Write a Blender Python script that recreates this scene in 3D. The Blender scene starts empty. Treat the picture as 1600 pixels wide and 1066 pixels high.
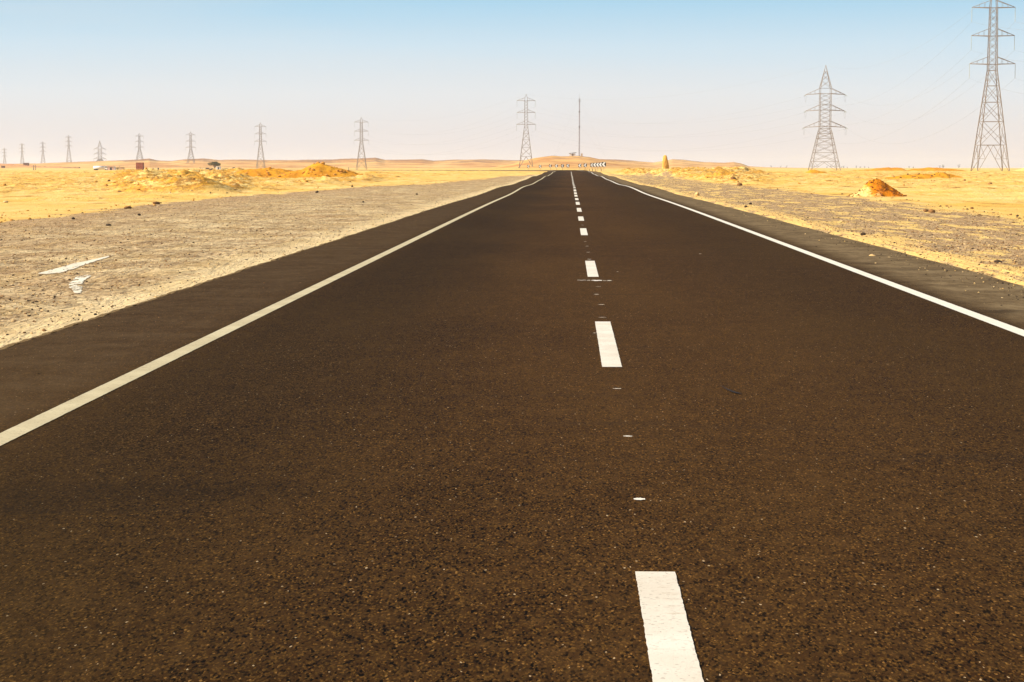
import bpy, math, random
import numpy as np
from mathutils import Vector, Matrix

random.seed(7)
rng = np.random.default_rng(7)
C = bpy.context.scene.collection
scene = bpy.context.scene
FPX = 3000.0          # focal length in pixels of the 1600 px wide photograph
EYE = 1.55
PITCH = math.atan((533 - 262) / FPX)
YAW = math.atan(90 / FPX * math.cos(PITCH))

# ------------------------------------------------------------------ camera
cam_d = bpy.data.cameras.new('camera')
cam = bpy.data.objects.new('camera', cam_d)
C.objects.link(cam)
cam.location = (0, 0, EYE)
cam.rotation_euler = (math.pi / 2 - PITCH, 0, YAW)
cam_d.sensor_width = 36
cam_d.lens = 36 * FPX / 1600
cam_d.clip_start = 0.1
cam_d.clip_end = 60000
scene.camera = cam

# ------------------------------------------------------------------ sky, sun, exposure
SUN_EL = 34.0
SUN_AZ = -103.0        # degrees clockwise from the road direction (+Y); negative = to the left
world = bpy.data.worlds.new('World')
scene.world = world
world.use_nodes = True
wt = world.node_tree
bg = wt.nodes['Background']
sky = wt.nodes.new('ShaderNodeTexSky')
sky.sky_type = 'NISHITA'
sky.sun_disc = False
sky.sun_elevation = math.radians(SUN_EL)
sky.sun_rotation = math.radians(SUN_AZ)
sky.altitude = 200
sky.air_density = 1.0
sky.dust_density = 1.6
sky.ozone_density = 1.0
# the low band of this sky: milky pink at the horizon, quickly turning blue
tc = wt.nodes.new('ShaderNodeTexCoord')
sep = wt.nodes.new('ShaderNodeSeparateXYZ')
wt.links.new(tc.outputs['Generated'], sep.inputs[0])
ramp = wt.nodes.new('ShaderNodeValToRGB')
mr = wt.nodes.new('ShaderNodeMapRange')
mr.inputs['From Min'].default_value = 0.0
mr.inputs['From Max'].default_value = 0.16
wt.links.new(sep.outputs['Z'], mr.inputs['Value'])
wt.links.new(mr.outputs[0], ramp.inputs[0])
def lin(c): return tuple(((v / 255 + .055) / 1.055) ** 2.4 for v in c)
EXPOSURE = 0.72
SKY = [(p, tuple(v / 0.10 / 2 ** EXPOSURE for v in lin(c))) for p, c in
       ((0.0, (236, 223, 218)), (0.13, (234, 229, 226)), (0.24, (228, 233, 236)), (0.39, (206, 228, 241)), (0.57, (162, 211, 238)), (1.0, (105, 175, 225)))]
cr = ramp.color_ramp
while len(cr.elements) < len(SKY):
    cr.elements.new(0.5)
for e, (p, c) in zip(cr.elements, SKY):
    e.position = p
    e.color = (c[0] / 10, c[1] / 10, c[2] / 10, 1)
vm = wt.nodes.new('ShaderNodeVectorMath'); vm.operation = 'SCALE'
vm.inputs['Scale'].default_value = 10.0
# faint uneven dust and high thin cloud
cn = wt.nodes.new('ShaderNodeTexNoise'); cn.inputs['Scale'].default_value = 3.0; cn.inputs['Detail'].default_value = 6
cm = wt.nodes.new('ShaderNodeMapping'); cm.inputs['Scale'].default_value = (1, 1, 11); cm.inputs['Rotation'].default_value = (0, .12, 0)
wt.links.new(tc.outputs['Generated'], cm.inputs['Vector']); wt.links.new(cm.outputs[0], cn.inputs['Vector'])
cf = wt.nodes.new('ShaderNodeMapRange'); cf.inputs['From Min'].default_value = .45; cf.inputs['From Max'].default_value = .75; cf.inputs['To Max'].default_value = .28
wt.links.new(cn.outputs['Fac'], cf.inputs['Value'])
cmx = wt.nodes.new('ShaderNodeMix'); cmx.data_type = 'RGBA'; cmx.inputs['B'].default_value = (*[v / 10 for v in SKY[1][1]], 1)
wt.links.new(cf.outputs[0], cmx.inputs['Factor']); wt.links.new(ramp.outputs[0], cmx.inputs['A'])
wt.links.new(cmx.outputs['Result'], vm.inputs[0])
fade = wt.nodes.new('ShaderNodeMapRange')
fade.inputs['From Min'].default_value = 0.10
fade.inputs['From Max'].default_value = 0.45
wt.links.new(sep.outputs['Z'], fade.inputs['Value'])
mx = wt.nodes.new('ShaderNodeMix'); mx.data_type = 'RGBA'
wt.links.new(fade.outputs[0], mx.inputs['Factor'])
wt.links.new(vm.outputs[0], mx.inputs['A'])
wt.links.new(sky.outputs[0], mx.inputs['B'])
wt.links.new(mx.outputs['Result'], bg.inputs['Color'])
bg.inputs['Strength'].default_value = 0.10

sd = bpy.data.lights.new('sun', 'SUN')
sd.energy = 4.7
sd.angle = math.radians(0.55)
sd.color = (1.0, 0.92, 0.76)
sun = bpy.data.objects.new('sun', sd)
C.objects.link(sun)
_el, _az = math.radians(SUN_EL), math.radians(SUN_AZ)
sdir = Vector((math.sin(_az) * math.cos(_el), math.cos(_az) * math.cos(_el), math.sin(_el)))
sun.rotation_euler = sdir.to_track_quat('Z', 'Y').to_euler()

scene.view_settings.view_transform = 'Standard'
scene.view_settings.look = 'None'
scene.view_settings.gamma = 1
scene.view_settings.exposure = EXPOSURE
scene.render.engine = 'CYCLES'
scene.cycles.use_denoising = True
scene.cycles.max_bounces = 6
scene.cycles.volume_bounces = 1
scene.cycles.sample_clamp_indirect = 4

# ------------------------------------------------------------------ helpers
def ray(px, py):
    u = (px - 800) / FPX; v = (533 - py) / FPX
    d = (u, math.cos(PITCH) + v * math.sin(PITCH), -math.sin(PITCH) + v * math.cos(PITCH))
    c, s = math.cos(YAW), math.sin(YAW)
    return (c * d[0] - s * d[1], s * d[0] + c * d[1], d[2])

def at(px, py, Y):
    """the point of the line of sight through a pixel that lies Y metres down the road"""
    r = ray(px, py)
    return (r[0] * Y / r[1], Y, EYE + r[2] * Y / r[1])

# value noise ------------------------------------------------------
def _h(ix, iy, seed):
    n = (ix.astype(np.int64) * 374761393 + iy.astype(np.int64) * 668265263 + seed * 2147483647) & 0xFFFFFFFF
    n = ((n ^ (n >> 13)) * 1274126177) & 0xFFFFFFFF
    n = n ^ (n >> 16)
    return (n & 0xFFFF) / 65535.0

def vnoise(x, y, seed=0):
    x = np.asarray(x, float); y = np.asarray(y, float)
    ix = np.floor(x); iy = np.floor(y)
    fx = x - ix; fy = y - iy
    fx = fx * fx * (3 - 2 * fx); fy = fy * fy * (3 - 2 * fy)
    a = _h(ix, iy, seed); b = _h(ix + 1, iy, seed); c = _h(ix, iy + 1, seed); d = _h(ix + 1, iy + 1, seed)
    return (a * (1 - fx) + b * fx) * (1 - fy) + (c * (1 - fx) + d * fx) * fy * 1.0

def fbm(x, y, seed=0, oct=4, gain=0.5):
    s = 0; a = 1; t = 0
    for i in range(oct):
        s = s + a * vnoise(x * 2 ** i + 13.7 * i, y * 2 ** i - 7.1 * i, seed + i)
        t += a; a *= gain
    return s / t

def sm(a, b, x):
    t = np.clip((np.asarray(x, float) - a) / (b - a), 0, 1)
    return t * t * (3 - 2 * t)

# ------------------------------------------------------------------ terrain height
XC, XL, XR = 0.33, -3.21, 4.18
EDGE_L, EDGE_R = -4.8, 5.95
_D = np.array([-50, 0, 415, 440, 600, 1000, 2000, 4000, 8000, 15000, 30000.])
_Z = np.array([0, 0, .0016667 * 415, .70, .47, .02, -.18, -.18, -.3, -.45, -.6])
SLOPE = 1 / 600.0

def base(Y):
    """the land along the road: a slight rise to a low crest, then nearly level"""
    Y = np.asarray(Y, float)
    z = np.interp(Y, _D, _Z)
    wob = 0.05 * np.sin(Y / 19.0 + 1.0) + 0.03 * np.sin(Y / 9.5)
    return z - 0.0 + wob * sm(55, 130, Y) * (1 - sm(400, 430, Y)) - 0.10 * sm(60, 150, Y) * (1 - sm(330, 415, Y))

def road_x(Y):
    """sideways shift of the road: straight, then bending left beyond the crest"""
    Y = np.asarray(Y, float)
    return -np.clip(Y - 430, 0, None) ** 2 / 3200.0

def px_of(X, Y):
    return 800 + FPX * np.tan(np.arctan2(X, Y) + YAW)

# silhouettes of the far ridges: (photo column, photo row)
S_MAST = [(700, 266), (770, 262), (800, 257), (815, 252), (835, 248), (850, 246), (862, 244.5), (880, 245), (905, 244.2), (920, 246),
          (935, 249), (955, 252), (985, 256), (1010, 260), (1040, 264), (1060, 266)]
S_BACK = [(-900, 262), (-500, 259), (-200, 257), (0, 256.5), (60, 256), (100, 254), (150, 253), (220, 250), (236, 248.5), (248, 251.5), (270, 252),
          (290, 249.5), (320, 248), (345, 250.5), (380, 250), (430, 251), (480, 250), (520, 250), (560, 248), (588, 246.5),
          (602, 250), (625, 250), (660, 249.5), (678, 252), (710, 250), (750, 249.5), (800, 251), (860, 251), (920, 249.5),
          (960, 249.5), (990, 251.5), (1020, 254), (1035, 252), (1050, 249.5), (1065, 250), (1080, 252), (1100, 254),
          (1130, 254.5), (1145, 253.5), (1157, 256), (1168, 260), (1195, 261.5), (1250, 262.5), (1300, 263.5), (3000, 263.5)]

def ridge(X, Y, sil, D, back, front, seed):
    px = px_of(X, Y)
    a = np.array(sil)
    top = EYE + (262 - np.interp(px, a[:, 0], a[:, 1])) / FPX * D
    bs = np.interp(D, _D, _Z)
    h = np.clip(top - bs, 0, None)
    r = np.hypot(X, Y)
    t = (r - (D - front)) / front
    lobes = 0.25 * (fbm(X / 90, Y / 90, seed, 3) - 0.5)
    prof = np.where(t < 1, sm(0, 1, np.clip(t + lobes * (1 - np.clip(t, 0, 1)), 0, 1)), 1 - sm(0, 1, (r - D) / back))
    prof = np.where(t < 0, 0, prof)
    return h * prof

def hillh(X, Y):
    h = np.zeros_like(X)
    far = (Y > 700)
    if far.any():
        x, y = X[far], Y[far]
        a = ridge(x, y, S_MAST, 1450, 500, 420, 3)
        b = ridge(x, y, S_BACK, 2650, 1500, 800, 9)
        n = (fbm(x / 45, y / 90, 21, 5, .62) - 0.5)
        m = np.maximum(a, b)
        h[far] = m + n * np.clip(m, 0, 6) * 0.34
    return h

def gdist(X, Y):
    """signed distance (m) inside the gravel verges, negative in the sand"""
    ledge = np.interp(Y, [0, 50, 95, 170, 260, 340], [-15.4, -15.3, -16.8, -12.0, -8.5, -4.5])
    redge = np.interp(Y, [0, 50, 85, 130, 170, 258, 310, 360], [11.6, 12.0, 13.8, 13.0, 13.2, 13.0, 7.5, 5.0])
    return np.minimum(X - ledge, redge - X) - np.clip((Y - 380) / 5, 0, 40)

def rub(X, Y):
    """where the sand has been dug up and dumped in heaps"""
    left = sm(-18.0, -20.5, X + 3 * (fbm(Y / 14, Y * 0, 5, 2) - 0.5)) * (1 - sm(-60, -85, X) * 0) * sm(92, 112, Y) * (1 - sm(330, 380, Y))
    px = px_of(X, np.maximum(Y, 1))
    left = left * (0.34 + 0.66 * sm(150, 240, px)) * (1 - .55 * sm(370, 400, px) * (1 - sm(545, 600, px))) * (1 - sm(520, 640, px) * 0.8)
    right = sm(12.5, 16, X - sm(200, 330, Y) * -5) * sm(130, 180, Y) * (1 - sm(340, 420, Y)) * (1 - 0.75 * sm(1150, 1220, px))
    right2 = sm(15, 19, X) * sm(110, 150, Y) * (1 - sm(300, 420, Y)) * 0.28
    return np.clip(np.maximum(np.maximum(left, right), right2), 0, 1) * (Y > 0)

def height(X, Y, cell=None):
    X = np.asarray(X, float); Y = np.asarray(Y, float)
    z = base(np.where(Y > 0, np.maximum(Y, 0), 0))
    off = X - road_x(Y)
    side = np.where(off < 0, EDGE_L - off, off - EDGE_R)      # metres beyond the asphalt
    # broad undulation of the sand
    w = sm(8, 25, side)
    z = z + w * 0.10 * (fbm(X / 24, Y / 24, 31, 3) - 0.5) + w * 0.05 * (fbm(X / 5, Y / 5, 32, 3) - 0.5)
    z = z + sm(300, 900, np.hypot(X, Y)) * w * 0.5 * (fbm(X / 120, Y / 70, 33, 4) - 0.5)
    rs = sm(10, 16, side) * sm(50, 75, Y) * (1 - sm(420, 700, Y)) * (Y > 0)
    k = rs > .001
    if k.any():
        x, y = X[k], Y[k]
        patch = sm(.50, .62, fbm(x / 16, y / 12, 81, 3))
        rd = (1 - np.abs(2 * fbm(x / 5.5, y / 2.2, 83, 3) - 1)) ** 6
        add = np.zeros_like(X); add[k] = patch * (.17 * rd + .05 * vnoise(x / .7, y / .6, 85)) * rs[k] * (.55 + .45 * sm(60, 140, y))
        z = z + add
    # heaps
    r = rub(X, Y)
    if (r > 0.001).any():
        k = r > 0.001
        x, y = X[k], Y[k]
        n1 = fbm(x / 7.5, y / 9.0, 41, 4, 0.55)
        n2 = 1 - np.abs(2 * fbm(x / 4.2, y / 2.6, 47, 3) - 1)
        n3 = vnoise(x / 0.8, y / 0.8, 55)
        n4 = vnoise(x / 0.33, y / 0.5, 56)
        n5 = 1 - np.abs(2 * fbm(x / 1.9, y / 1.3, 49, 2) - 1)
        hh = np.clip(n1 - 0.46, 0, 1) * 2.6 + 0.42 * n2 ** 5 + 0.34 * n5 ** 5 + 0.22 * n3 * n1 + .12 * n4
        amp = 0.74 + 0.10 * sm(150, 300, y) - .22 * sm(160, 300, y) * (x < 0)
        add = np.zeros_like(X); add[k] = hh * amp * r[k]
        z = z + add
    # gravel verge: tyre tracks and small lumps
    g = sm(-1.0, 0.5, gdist(X, Y)) * (Y > 0)
    near = g * sm(0.05, 1.2, side)
    z = z + near * (0.030 * (fbm(X / 0.45, Y / 1.6, 61, 3) - 0.5) + 0.05 * (fbm(X / 1.6, Y / 5.0, 64, 2) - 0.5))
    # the drift of sand along the right edge, with wheel ruts
    drift = np.exp(-((off - 6.2 - 0.25 * (fbm(Y / 6, Y * 0, 71, 2) - 0.5)) / 0.34) ** 2) * (Y > 0)
    z = z + drift * (0.045 + 0.024 * (fbm(X / 0.5, Y / 2.5, 73, 3) - 0.5) + 0.006 * np.sin((off - 6.2) * 26)) * (1 - sm(250, 400, Y))
    # ground passes just below the asphalt
    under = -0.055 * (1 - sm(-0.35, 0.02, side) * 0.4) * (1 - sm(0.15, 1.0, side) * 0.6)
    under = np.where(off > 0, under + 0.05 * sm(-0.5, 0.5, side) * (0.6 + 0.8 * (fbm(X / 0.7, Y / 2.2, 77, 3) - 0.5)), under)
    z = z + np.where((side < 8), under * (1 - sm(1, 8, side)), 0)
    return z + hillh(X, Y)

def hz(x, y):
    return float(height(np.array([x]), np.array([y]))[0])

# ------------------------------------------------------------------ mesh helpers
def mesh_obj(name, V, Fc, mats, parent=None, smooth=False, matidx=None, attrs=None):
    V = np.asarray(V, dtype=np.float32)
    me = bpy.data.meshes.new(name)
    if isinstance(Fc, np.ndarray):
        n, k = Fc.shape
        me.vertices.add(len(V)); me.vertices.foreach_set('co', V.ravel())
        me.loops.add(n * k); me.loops.foreach_set('vertex_index', Fc.ravel().astype(np.int32))
        me.polygons.add(n)
        me.polygons.foreach_set('loop_start', (np.arange(n) * k).astype(np.int32))
        me.polygons.foreach_set('loop_total', np.full(n, k, dtype=np.int32))
        me.update(calc_edges=True)
    else:
        me.from_pydata(V.tolist(), [], Fc)
        me.update()
    if not isinstance(mats, (list, tuple)):
        mats = [mats]
    for m in mats:
        me.materials.append(m)
    if matidx is not None:
        me.polygons.foreach_set('material_index', np.asarray(matidx, dtype=np.int32))
    me.polygons.foreach_set('use_smooth', np.full(len(me.polygons), bool(smooth)))
    for an, av in (attrs or {}).items():
        at_ = me.attributes.new(an, 'FLOAT', 'POINT')
        at_.data.foreach_set('value', np.asarray(av, dtype=np.float32))
    me.validate()
    o = bpy.data.objects.new(name, me)
    C.objects.link(o)
    if parent is not None:
        o.parent = parent
    return o

def tag(o, label=None, cat=None, group=None, kind=None):
    if label: o['label'] = label
    if cat: o['category'] = cat
    if group: o['group'] = group
    if kind: o['kind'] = kind
    return o

def thing(name, loc, label, cat, group=None, rz=0):
    o = bpy.data.objects.new(name, None)
    C.objects.link(o)
    o.location = loc; o.rotation_euler = (0, 0, rz)
    o.empty_display_size = 0.3
    return tag(o, label, cat, group)

class MB:
    """collects simple solids into one mesh"""
    def __init__(self): self.v = []; self.f = []
    def add(self, v, f):
        o = len(self.v); self.v += [tuple(p) for p in v]; self.f += [tuple(i + o for i in q) for q in f]
    def box(self, x0, x1, y0, y1, z0, z1, taper=0.0):
        t = taper
        self.add([(x0, y0, z0), (x1, y0, z0), (x1, y1, z0), (x0, y1, z0),
                  (x0 + t, y0 + t, z1), (x1 - t, y0 + t, z1), (x1 - t, y1 - t, z1), (x0 + t, y1 - t, z1)],
                 [(3, 2, 1, 0), (4, 5, 6, 7), (0, 1, 5, 4), (1, 2, 6, 5), (2, 3, 7, 6), (3, 0, 4, 7)])
    def bar(self, a, b, w, w2=None, n=4):
        a = Vector(a); b = Vector(b); w2 = w if w2 is None else w2
        d = (b - a).normalized()
        u = d.cross(Vector((0.13, 0.31, 1)) if abs(d.z) < 0.95 else Vector((1, 0.02, 0))).normalized(); v = d.cross(u)
        V = []
        for p, r in ((a, w / 2), (b, w2 / 2)):
            for i in range(n):
                t = 2 * math.pi * (i + .5) / n
                V.append(p + (u * math.cos(t) + v * math.sin(t)) * r * (1.414 if n == 4 else 1))
        Fs = [(i, (i + 1) % n, n + (i + 1) % n, n + i) for i in range(n)]
        Fs += [tuple(range(n - 1, -1, -1)), tuple(range(n, 2 * n))]
        self.add(V, Fs)
    def tube(self, pts, r, n=6):
        for a, b in zip(pts[:-1], pts[1:]): self.bar(a, b, 2 * r, n=n)
    def build(self, name, mat, parent=None, smooth=False):
        return mesh_obj(name, self.v, self.f, mat, parent, smooth)

# ------------------------------------------------------------------ materials
def new_mat(name):
    m = bpy.data.materials.new(name); m.use_nodes = True
    nt = m.node_tree
    return m, nt, nt.nodes['Principled BSDF']

class NB:
    """small node-building shorthand"""
    def __init__(self, nt):
        self.nt = nt; self.n = nt.nodes; self.l = nt.links
        self.geo = self.n.new('ShaderNodeNewGeometry')
        self.pos = self.geo.outputs['Position']
    def objpos(self):
        t = self.n.new('ShaderNodeTexCoord'); return t.outputs['Object']
    def _in(self, sock, v):
        if hasattr(v, 'is_linked'): self.l.new(v, sock)
        elif v is not None: sock.default_value = v
    def noise(self, scale, detail=3, rough=0.55, vec=None, dist=0.0):
        t = self.n.new('ShaderNodeTexNoise'); t.inputs['Scale'].default_value = scale
        t.inputs['Detail'].default_value = detail; t.inputs['Roughness'].default_value = rough
        t.inputs['Distortion'].default_value = dist
        self.l.new(vec or self.pos, t.inputs['Vector']); return t.outputs['Fac']
    def vor(self, scale, vec=None, out='Color'):
        t = self.n.new('ShaderNodeTexVoronoi'); t.inputs['Scale'].default_value = scale
        self.l.new(vec or self.pos, t.inputs['Vector']); return t.outputs[out]
    def stretch(self, sx, sy, sz=1, vec=None, rot=0.0):
        t = self.n.new('ShaderNodeMapping'); t.inputs['Scale'].default_value = (sx, sy, sz)
        t.inputs['Rotation'].default_value = (0, 0, rot)
        self.l.new(vec or self.pos, t.inputs['Vector']); return t.outputs[0]
    def math(self, op, a, b=None, c=None, clamp=False):
        t = self.n.new('ShaderNodeMath'); t.operation = op; t.use_clamp = clamp
        self._in(t.inputs[0], a)
        if b is not None: self._in(t.inputs[1], b)
        if c is not None: self._in(t.inputs[2], c)
        return t.outputs[0]
    def rng(self, v, a, b, c=0.0, d=1.0, smooth=False):
        t = self.n.new('ShaderNodeMapRange')
        if smooth: t.interpolation_type = 'SMOOTHSTEP'
        for k, x in zip(('From Min', 'From Max', 'To Min', 'To Max'), (a, b, c, d)): t.inputs[k].default_value = x
        self.l.new(v, t.inputs['Value']); return t.outputs[0]
    def mix(self, f, a, b, mode='MIX'):
        t = self.n.new('ShaderNodeMix'); t.data_type = 'RGBA'; t.blend_type = mode
        self._in(t.inputs['Factor'], f)
        for k, v in (('A', a), ('B', b)):
            if isinstance(v, tuple): v = (*v, 1) if len(v) == 3 else v
            self._in(t.inputs[k], v)
        return t.outputs['Result']
    def x(self, col, i='Red'):
        t = self.n.new('ShaderNodeSeparateColor'); self.l.new(col, t.inputs[0]); return t.outputs[i]
    def xyz(self, vec=None):
        t = self.n.new('ShaderNodeSeparateXYZ'); self.l.new(vec or self.pos, t.inputs[0]); return t.outputs
    def attr(self, name):
        t = self.n.new('ShaderNodeAttribute'); t.attribute_name = name; return t.outputs['Fac']
    def bump(self, h, dist, strength=1.0, prev=None):
        t = self.n.new('ShaderNodeBump'); t.inputs['Distance'].default_value = dist
        t.inputs['Strength'].default_value = strength; self.l.new(h, t.inputs['Height'])
        if prev is not None: self.l.new(prev, t.inputs['Normal'])
        return t.outputs[0]

def simple(name, col, rough=0.8, var=0.15, scale=3.0, metallic=0.0, spec=0.3, col2=None):
    m, nt, b = new_mat(name); k = NB(nt)
    n = k.noise(scale, 4, 0.6, vec=k.objpos())
    c2 = col2 or tuple(c * (1 - var * 2) for c in col)
    c1 = tuple(min(1, c * (1 + var)) for c in col)
    nt.links.new(k.mix(k.rng(n, .35, .65), c2, c1), b.inputs['Base Color'])
    b.inputs['Roughness'].default_value = rough; b.inputs['Metallic'].default_value = metallic
    b.inputs['Specular IOR Level'].default_value = spec
    return m

SAND_PALE = (.80, .520, .160); SAND_MID = (.75, .435, .100); SAND_ORANGE = (.66, .30, .016); SAND_DEEP = (.40, .145, .018)
SAND_CREAM = (.84, .62, .30)

def mat_ground():
    m, nt, b = new_mat('desert_ground'); k = NB(nt)
    g = k.attr('gdist'); rb = k.attr('rubble'); hl = k.attr('hill')
    # --- sand
    n1 = k.noise(0.10, 4, 0.6); n2 = k.noise(0.8, 5, 0.65, vec=k.stretch(1, .22, 2)); n3 = k.noise(6.0, 4, 0.7, vec=k.stretch(1, .15)); n4 = k.noise(0.035, 3, 0.5, vec=k.stretch(1, 2.2))
    sand = k.mix(k.rng(n1, .38, .62), SAND_MID, SAND_PALE)
    sand = k.mix(k.rng(n2, .5, .72, 0, .55), sand, SAND_CREAM)
    sand = k.mix(k.rng(n4, .50, .62, 0, .45), sand, (.70, .39, .06))
    # --- dug-up heaps: orange and brown clods, pale blown sand, dark crevice shade painted in
    r1 = k.noise(0.42, 5, 0.7, dist=.6, vec=k.stretch(1, .30, 4)); r2 = k.noise(1.7, 5, 0.75, dist=.4, vec=k.stretch(1, .16, 3))
    heap = k.mix(k.rng(r1, .44, .54), (.84, .58, .19), SAND_ORANGE)
    r3 = k.noise(4.0, 4, .8, vec=k.stretch(1, .10, 2.5))
    heap = k.mix(k.rng(r2, .50, .58, 0, .9), heap, SAND_DEEP)
    heap = k.mix(k.rng(r3, .53, .58, 0, .8), heap, (.17, .07, .014))
    heap = k.mix(k.rng(r2, .30, .40, .75, 0), heap, (.82, .58, .24))
    rmask = k.rng(k.math('ADD', rb, k.rng(n2, .3, .7, -.25, .25)), .12, .6)
    sand = k.mix(k.math('MULTIPLY', rmask, .85), sand, heap)
    sand = k.mix(k.math('MULTIPLY', k.rng(n3, .58, .72), .25), sand, (.45, .22, .06))
    # crusts and dug streaks on the open sand
    c1 = k.noise(1.3, 5, .75, vec=k.stretch(.7, .16, 5)); c2 = k.noise(.07, 3, .6, vec=k.stretch(1, 1))
    x0, y0, z0 = k.xyz()
    open_ = k.math('MULTIPLY', k.rng(y0, 55, 100), k.rng(c2, .40, .52))
    sand = k.mix(k.math('MULTIPLY', k.rng(c1, .53, .58), k.math('MULTIPLY', open_, .85)), sand, (.52, .26, .04))
    sand = k.mix(k.math('MULTIPLY', k.rng(c1, .585, .62), k.math('MULTIPLY', open_, .85)), sand, (.26, .12, .03))
    sand = k.mix(k.math('MULTIPLY', k.rng(c1, .38, .44, 1, 0), k.math('MULTIPLY', open_, .6)), sand, (.85, .63, .28))
    # --- far hills: duller, brown ledges near the tops
    h1 = k.noise(0.012, 5, 0.65, vec=k.stretch(1, .8, 14)); h2 = k.noise(0.03, 4, 0.7)
    hill = k.mix(k.rng(h1, .44, .56), (.68, .38, .12), (.46, .20, .055))
    hill = k.mix(k.rng(h2, .40, .52, .6, 0), hill, (.76, .47, .18))
    top = k.rng(hl, 6.0, 12.0)
    hill = k.mix(k.math('MULTIPLY', k.rng(k.math('ADD', k.noise(0.02, 4, .7, vec=k.stretch(1, 1, 4)), k.rng(top, 0, 1, -.12, .10)), .48, .54), .8), hill, (.24, .115, .055))
    sand = k.mix(k.rng(hl, .3, 2.0), sand, hill)
    # --- gravel verge: compacted grey-tan grit, dust streaks, dark stones
    x, y, z = k.xyz()
    v1 = k.vor(38.0); grit = k.x(v1, 'Red'); v2 = k.vor(13.0); g2 = k.x(v2, 'Green')
    gn = k.noise(0.5, 5, .7); gs = k.noise(1.0, 5, .7, vec=k.stretch(.8, .55)); gl = k.noise(.16, 4, .6, vec=k.stretch(1, .6))
    gsandL = (.52, .345, .165); dust = (.78, .575, .30); tan = (.40, .25, .10); dark = (.13, .075, .035)
    grav = k.mix(k.rng(gn, .40, .60), tan, gsandL)
    isleft = k.rng(x, -1, 1, 1, 0)
    grav = k.mix(k.math('MULTIPLY', k.rng(gs, .44, .60), k.rng(isleft, 0, 1, .30, .95)), grav, dust)
    grav = k.mix(k.math('MULTIPLY', k.rng(gl, .52, .62), .5), grav, (.40, .22, .085))
    # duller belt towards the sand on the left and most of the right side
    belt = k.rng(k.math('ADD', g, k.rng(gn, .3, .7, -1.5, 1.5)), 1.0, 4.5, 1, 0)
    far_ = k.rng(y, 70, 200)
    grav = k.mix(k.math('MULTIPLY', k.math('MAXIMUM', belt, k.rng(isleft, 0, 1, .75, .0)), .8), grav, (.47, .275, .120))
    cl = k.noise(2.6, 6, .8, vec=k.stretch(.8, .35)); cl2 = k.noise(11.0, 6, .85, vec=k.stretch(1, .22))
    grav = k.mix(k.rng(cl, .51, .60, 0, .65), grav, (.20, .12, .05))
    grav = k.mix(k.rng(cl2, .53, .60, 0, .8), grav, (.13, .08, .035))
    grav = k.mix(k.rng(cl2, .38, .46, .85, 0), grav, (.80, .60, .34))
    grav = k.mix(k.rng(grit, .0, .22, .75, 0), grav, dark)
    grav = k.mix(k.rng(g2, .86, .90, 0, .8), grav, dark)
    grav = k.mix(k.rng(grit, .86, .96, 0, .6), grav, (.70, .54, .33))
    pe = k.math('MULTIPLY', k.rng(k.math('ADD', x, k.rng(cl, .35, .65, -.35, .35)), -5.75, -5.15), k.rng(x, -4.6, -4.5, 1, 0))
    grav = k.mix(k.math('MULTIPLY', pe, .75), grav, (.78, .58, .30))
    # blown sand lying over the right verge in streaks
    ss = k.noise(0.7, 5, .7, vec=k.stretch(1.6, .35))
    grav = k.mix(k.math('MULTIPLY', k.rng(ss, .52, .57), k.rng(isleft, 0, 1, .9, .12)), grav, SAND_PALE)
    # the drift along the right edge of the asphalt
    dn = k.math('ADD', x, k.rng(k.noise(.8, 5, .7, vec=k.stretch(1.2, .35)), .3, .7, -.6, .6))
    dr = k.math('MULTIPLY', k.rng(dn, 5.7, 5.95), k.rng(dn, 6.35, 6.75, 1, 0))
    grav = k.mix(k.math('MULTIPLY', dr, k.rng(k.noise(2.2, 4, .75, vec=k.stretch(4, .12)), .40, .48)), grav, (.80, .50, .16))
    gm = k.rng(k.math('ADD', g, k.rng(k.noise(.55, 5, .7, vec=k.stretch(1, .4)), .25, .75, -1.5, 1.5)), -.25, .35)
    col = k.mix(gm, sand, grav)
    nt.links.new(col, b.inputs['Base Color'])
    b.inputs['Roughness'].default_value = .95
    b.inputs['Specular IOR Level'].default_value = .1
    bp = k.bump(k.noise(7.0, 6, .75), .08, .7)
    bp = k.bump(k.mix(gm, k.noise(30.0, 3, .6), v1), .018, .9, bp)
    bp2 = k.bump(r2, .5, .35, bp)
    nt.links.new(bp2, b.inputs['Normal'])
    return m

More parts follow.
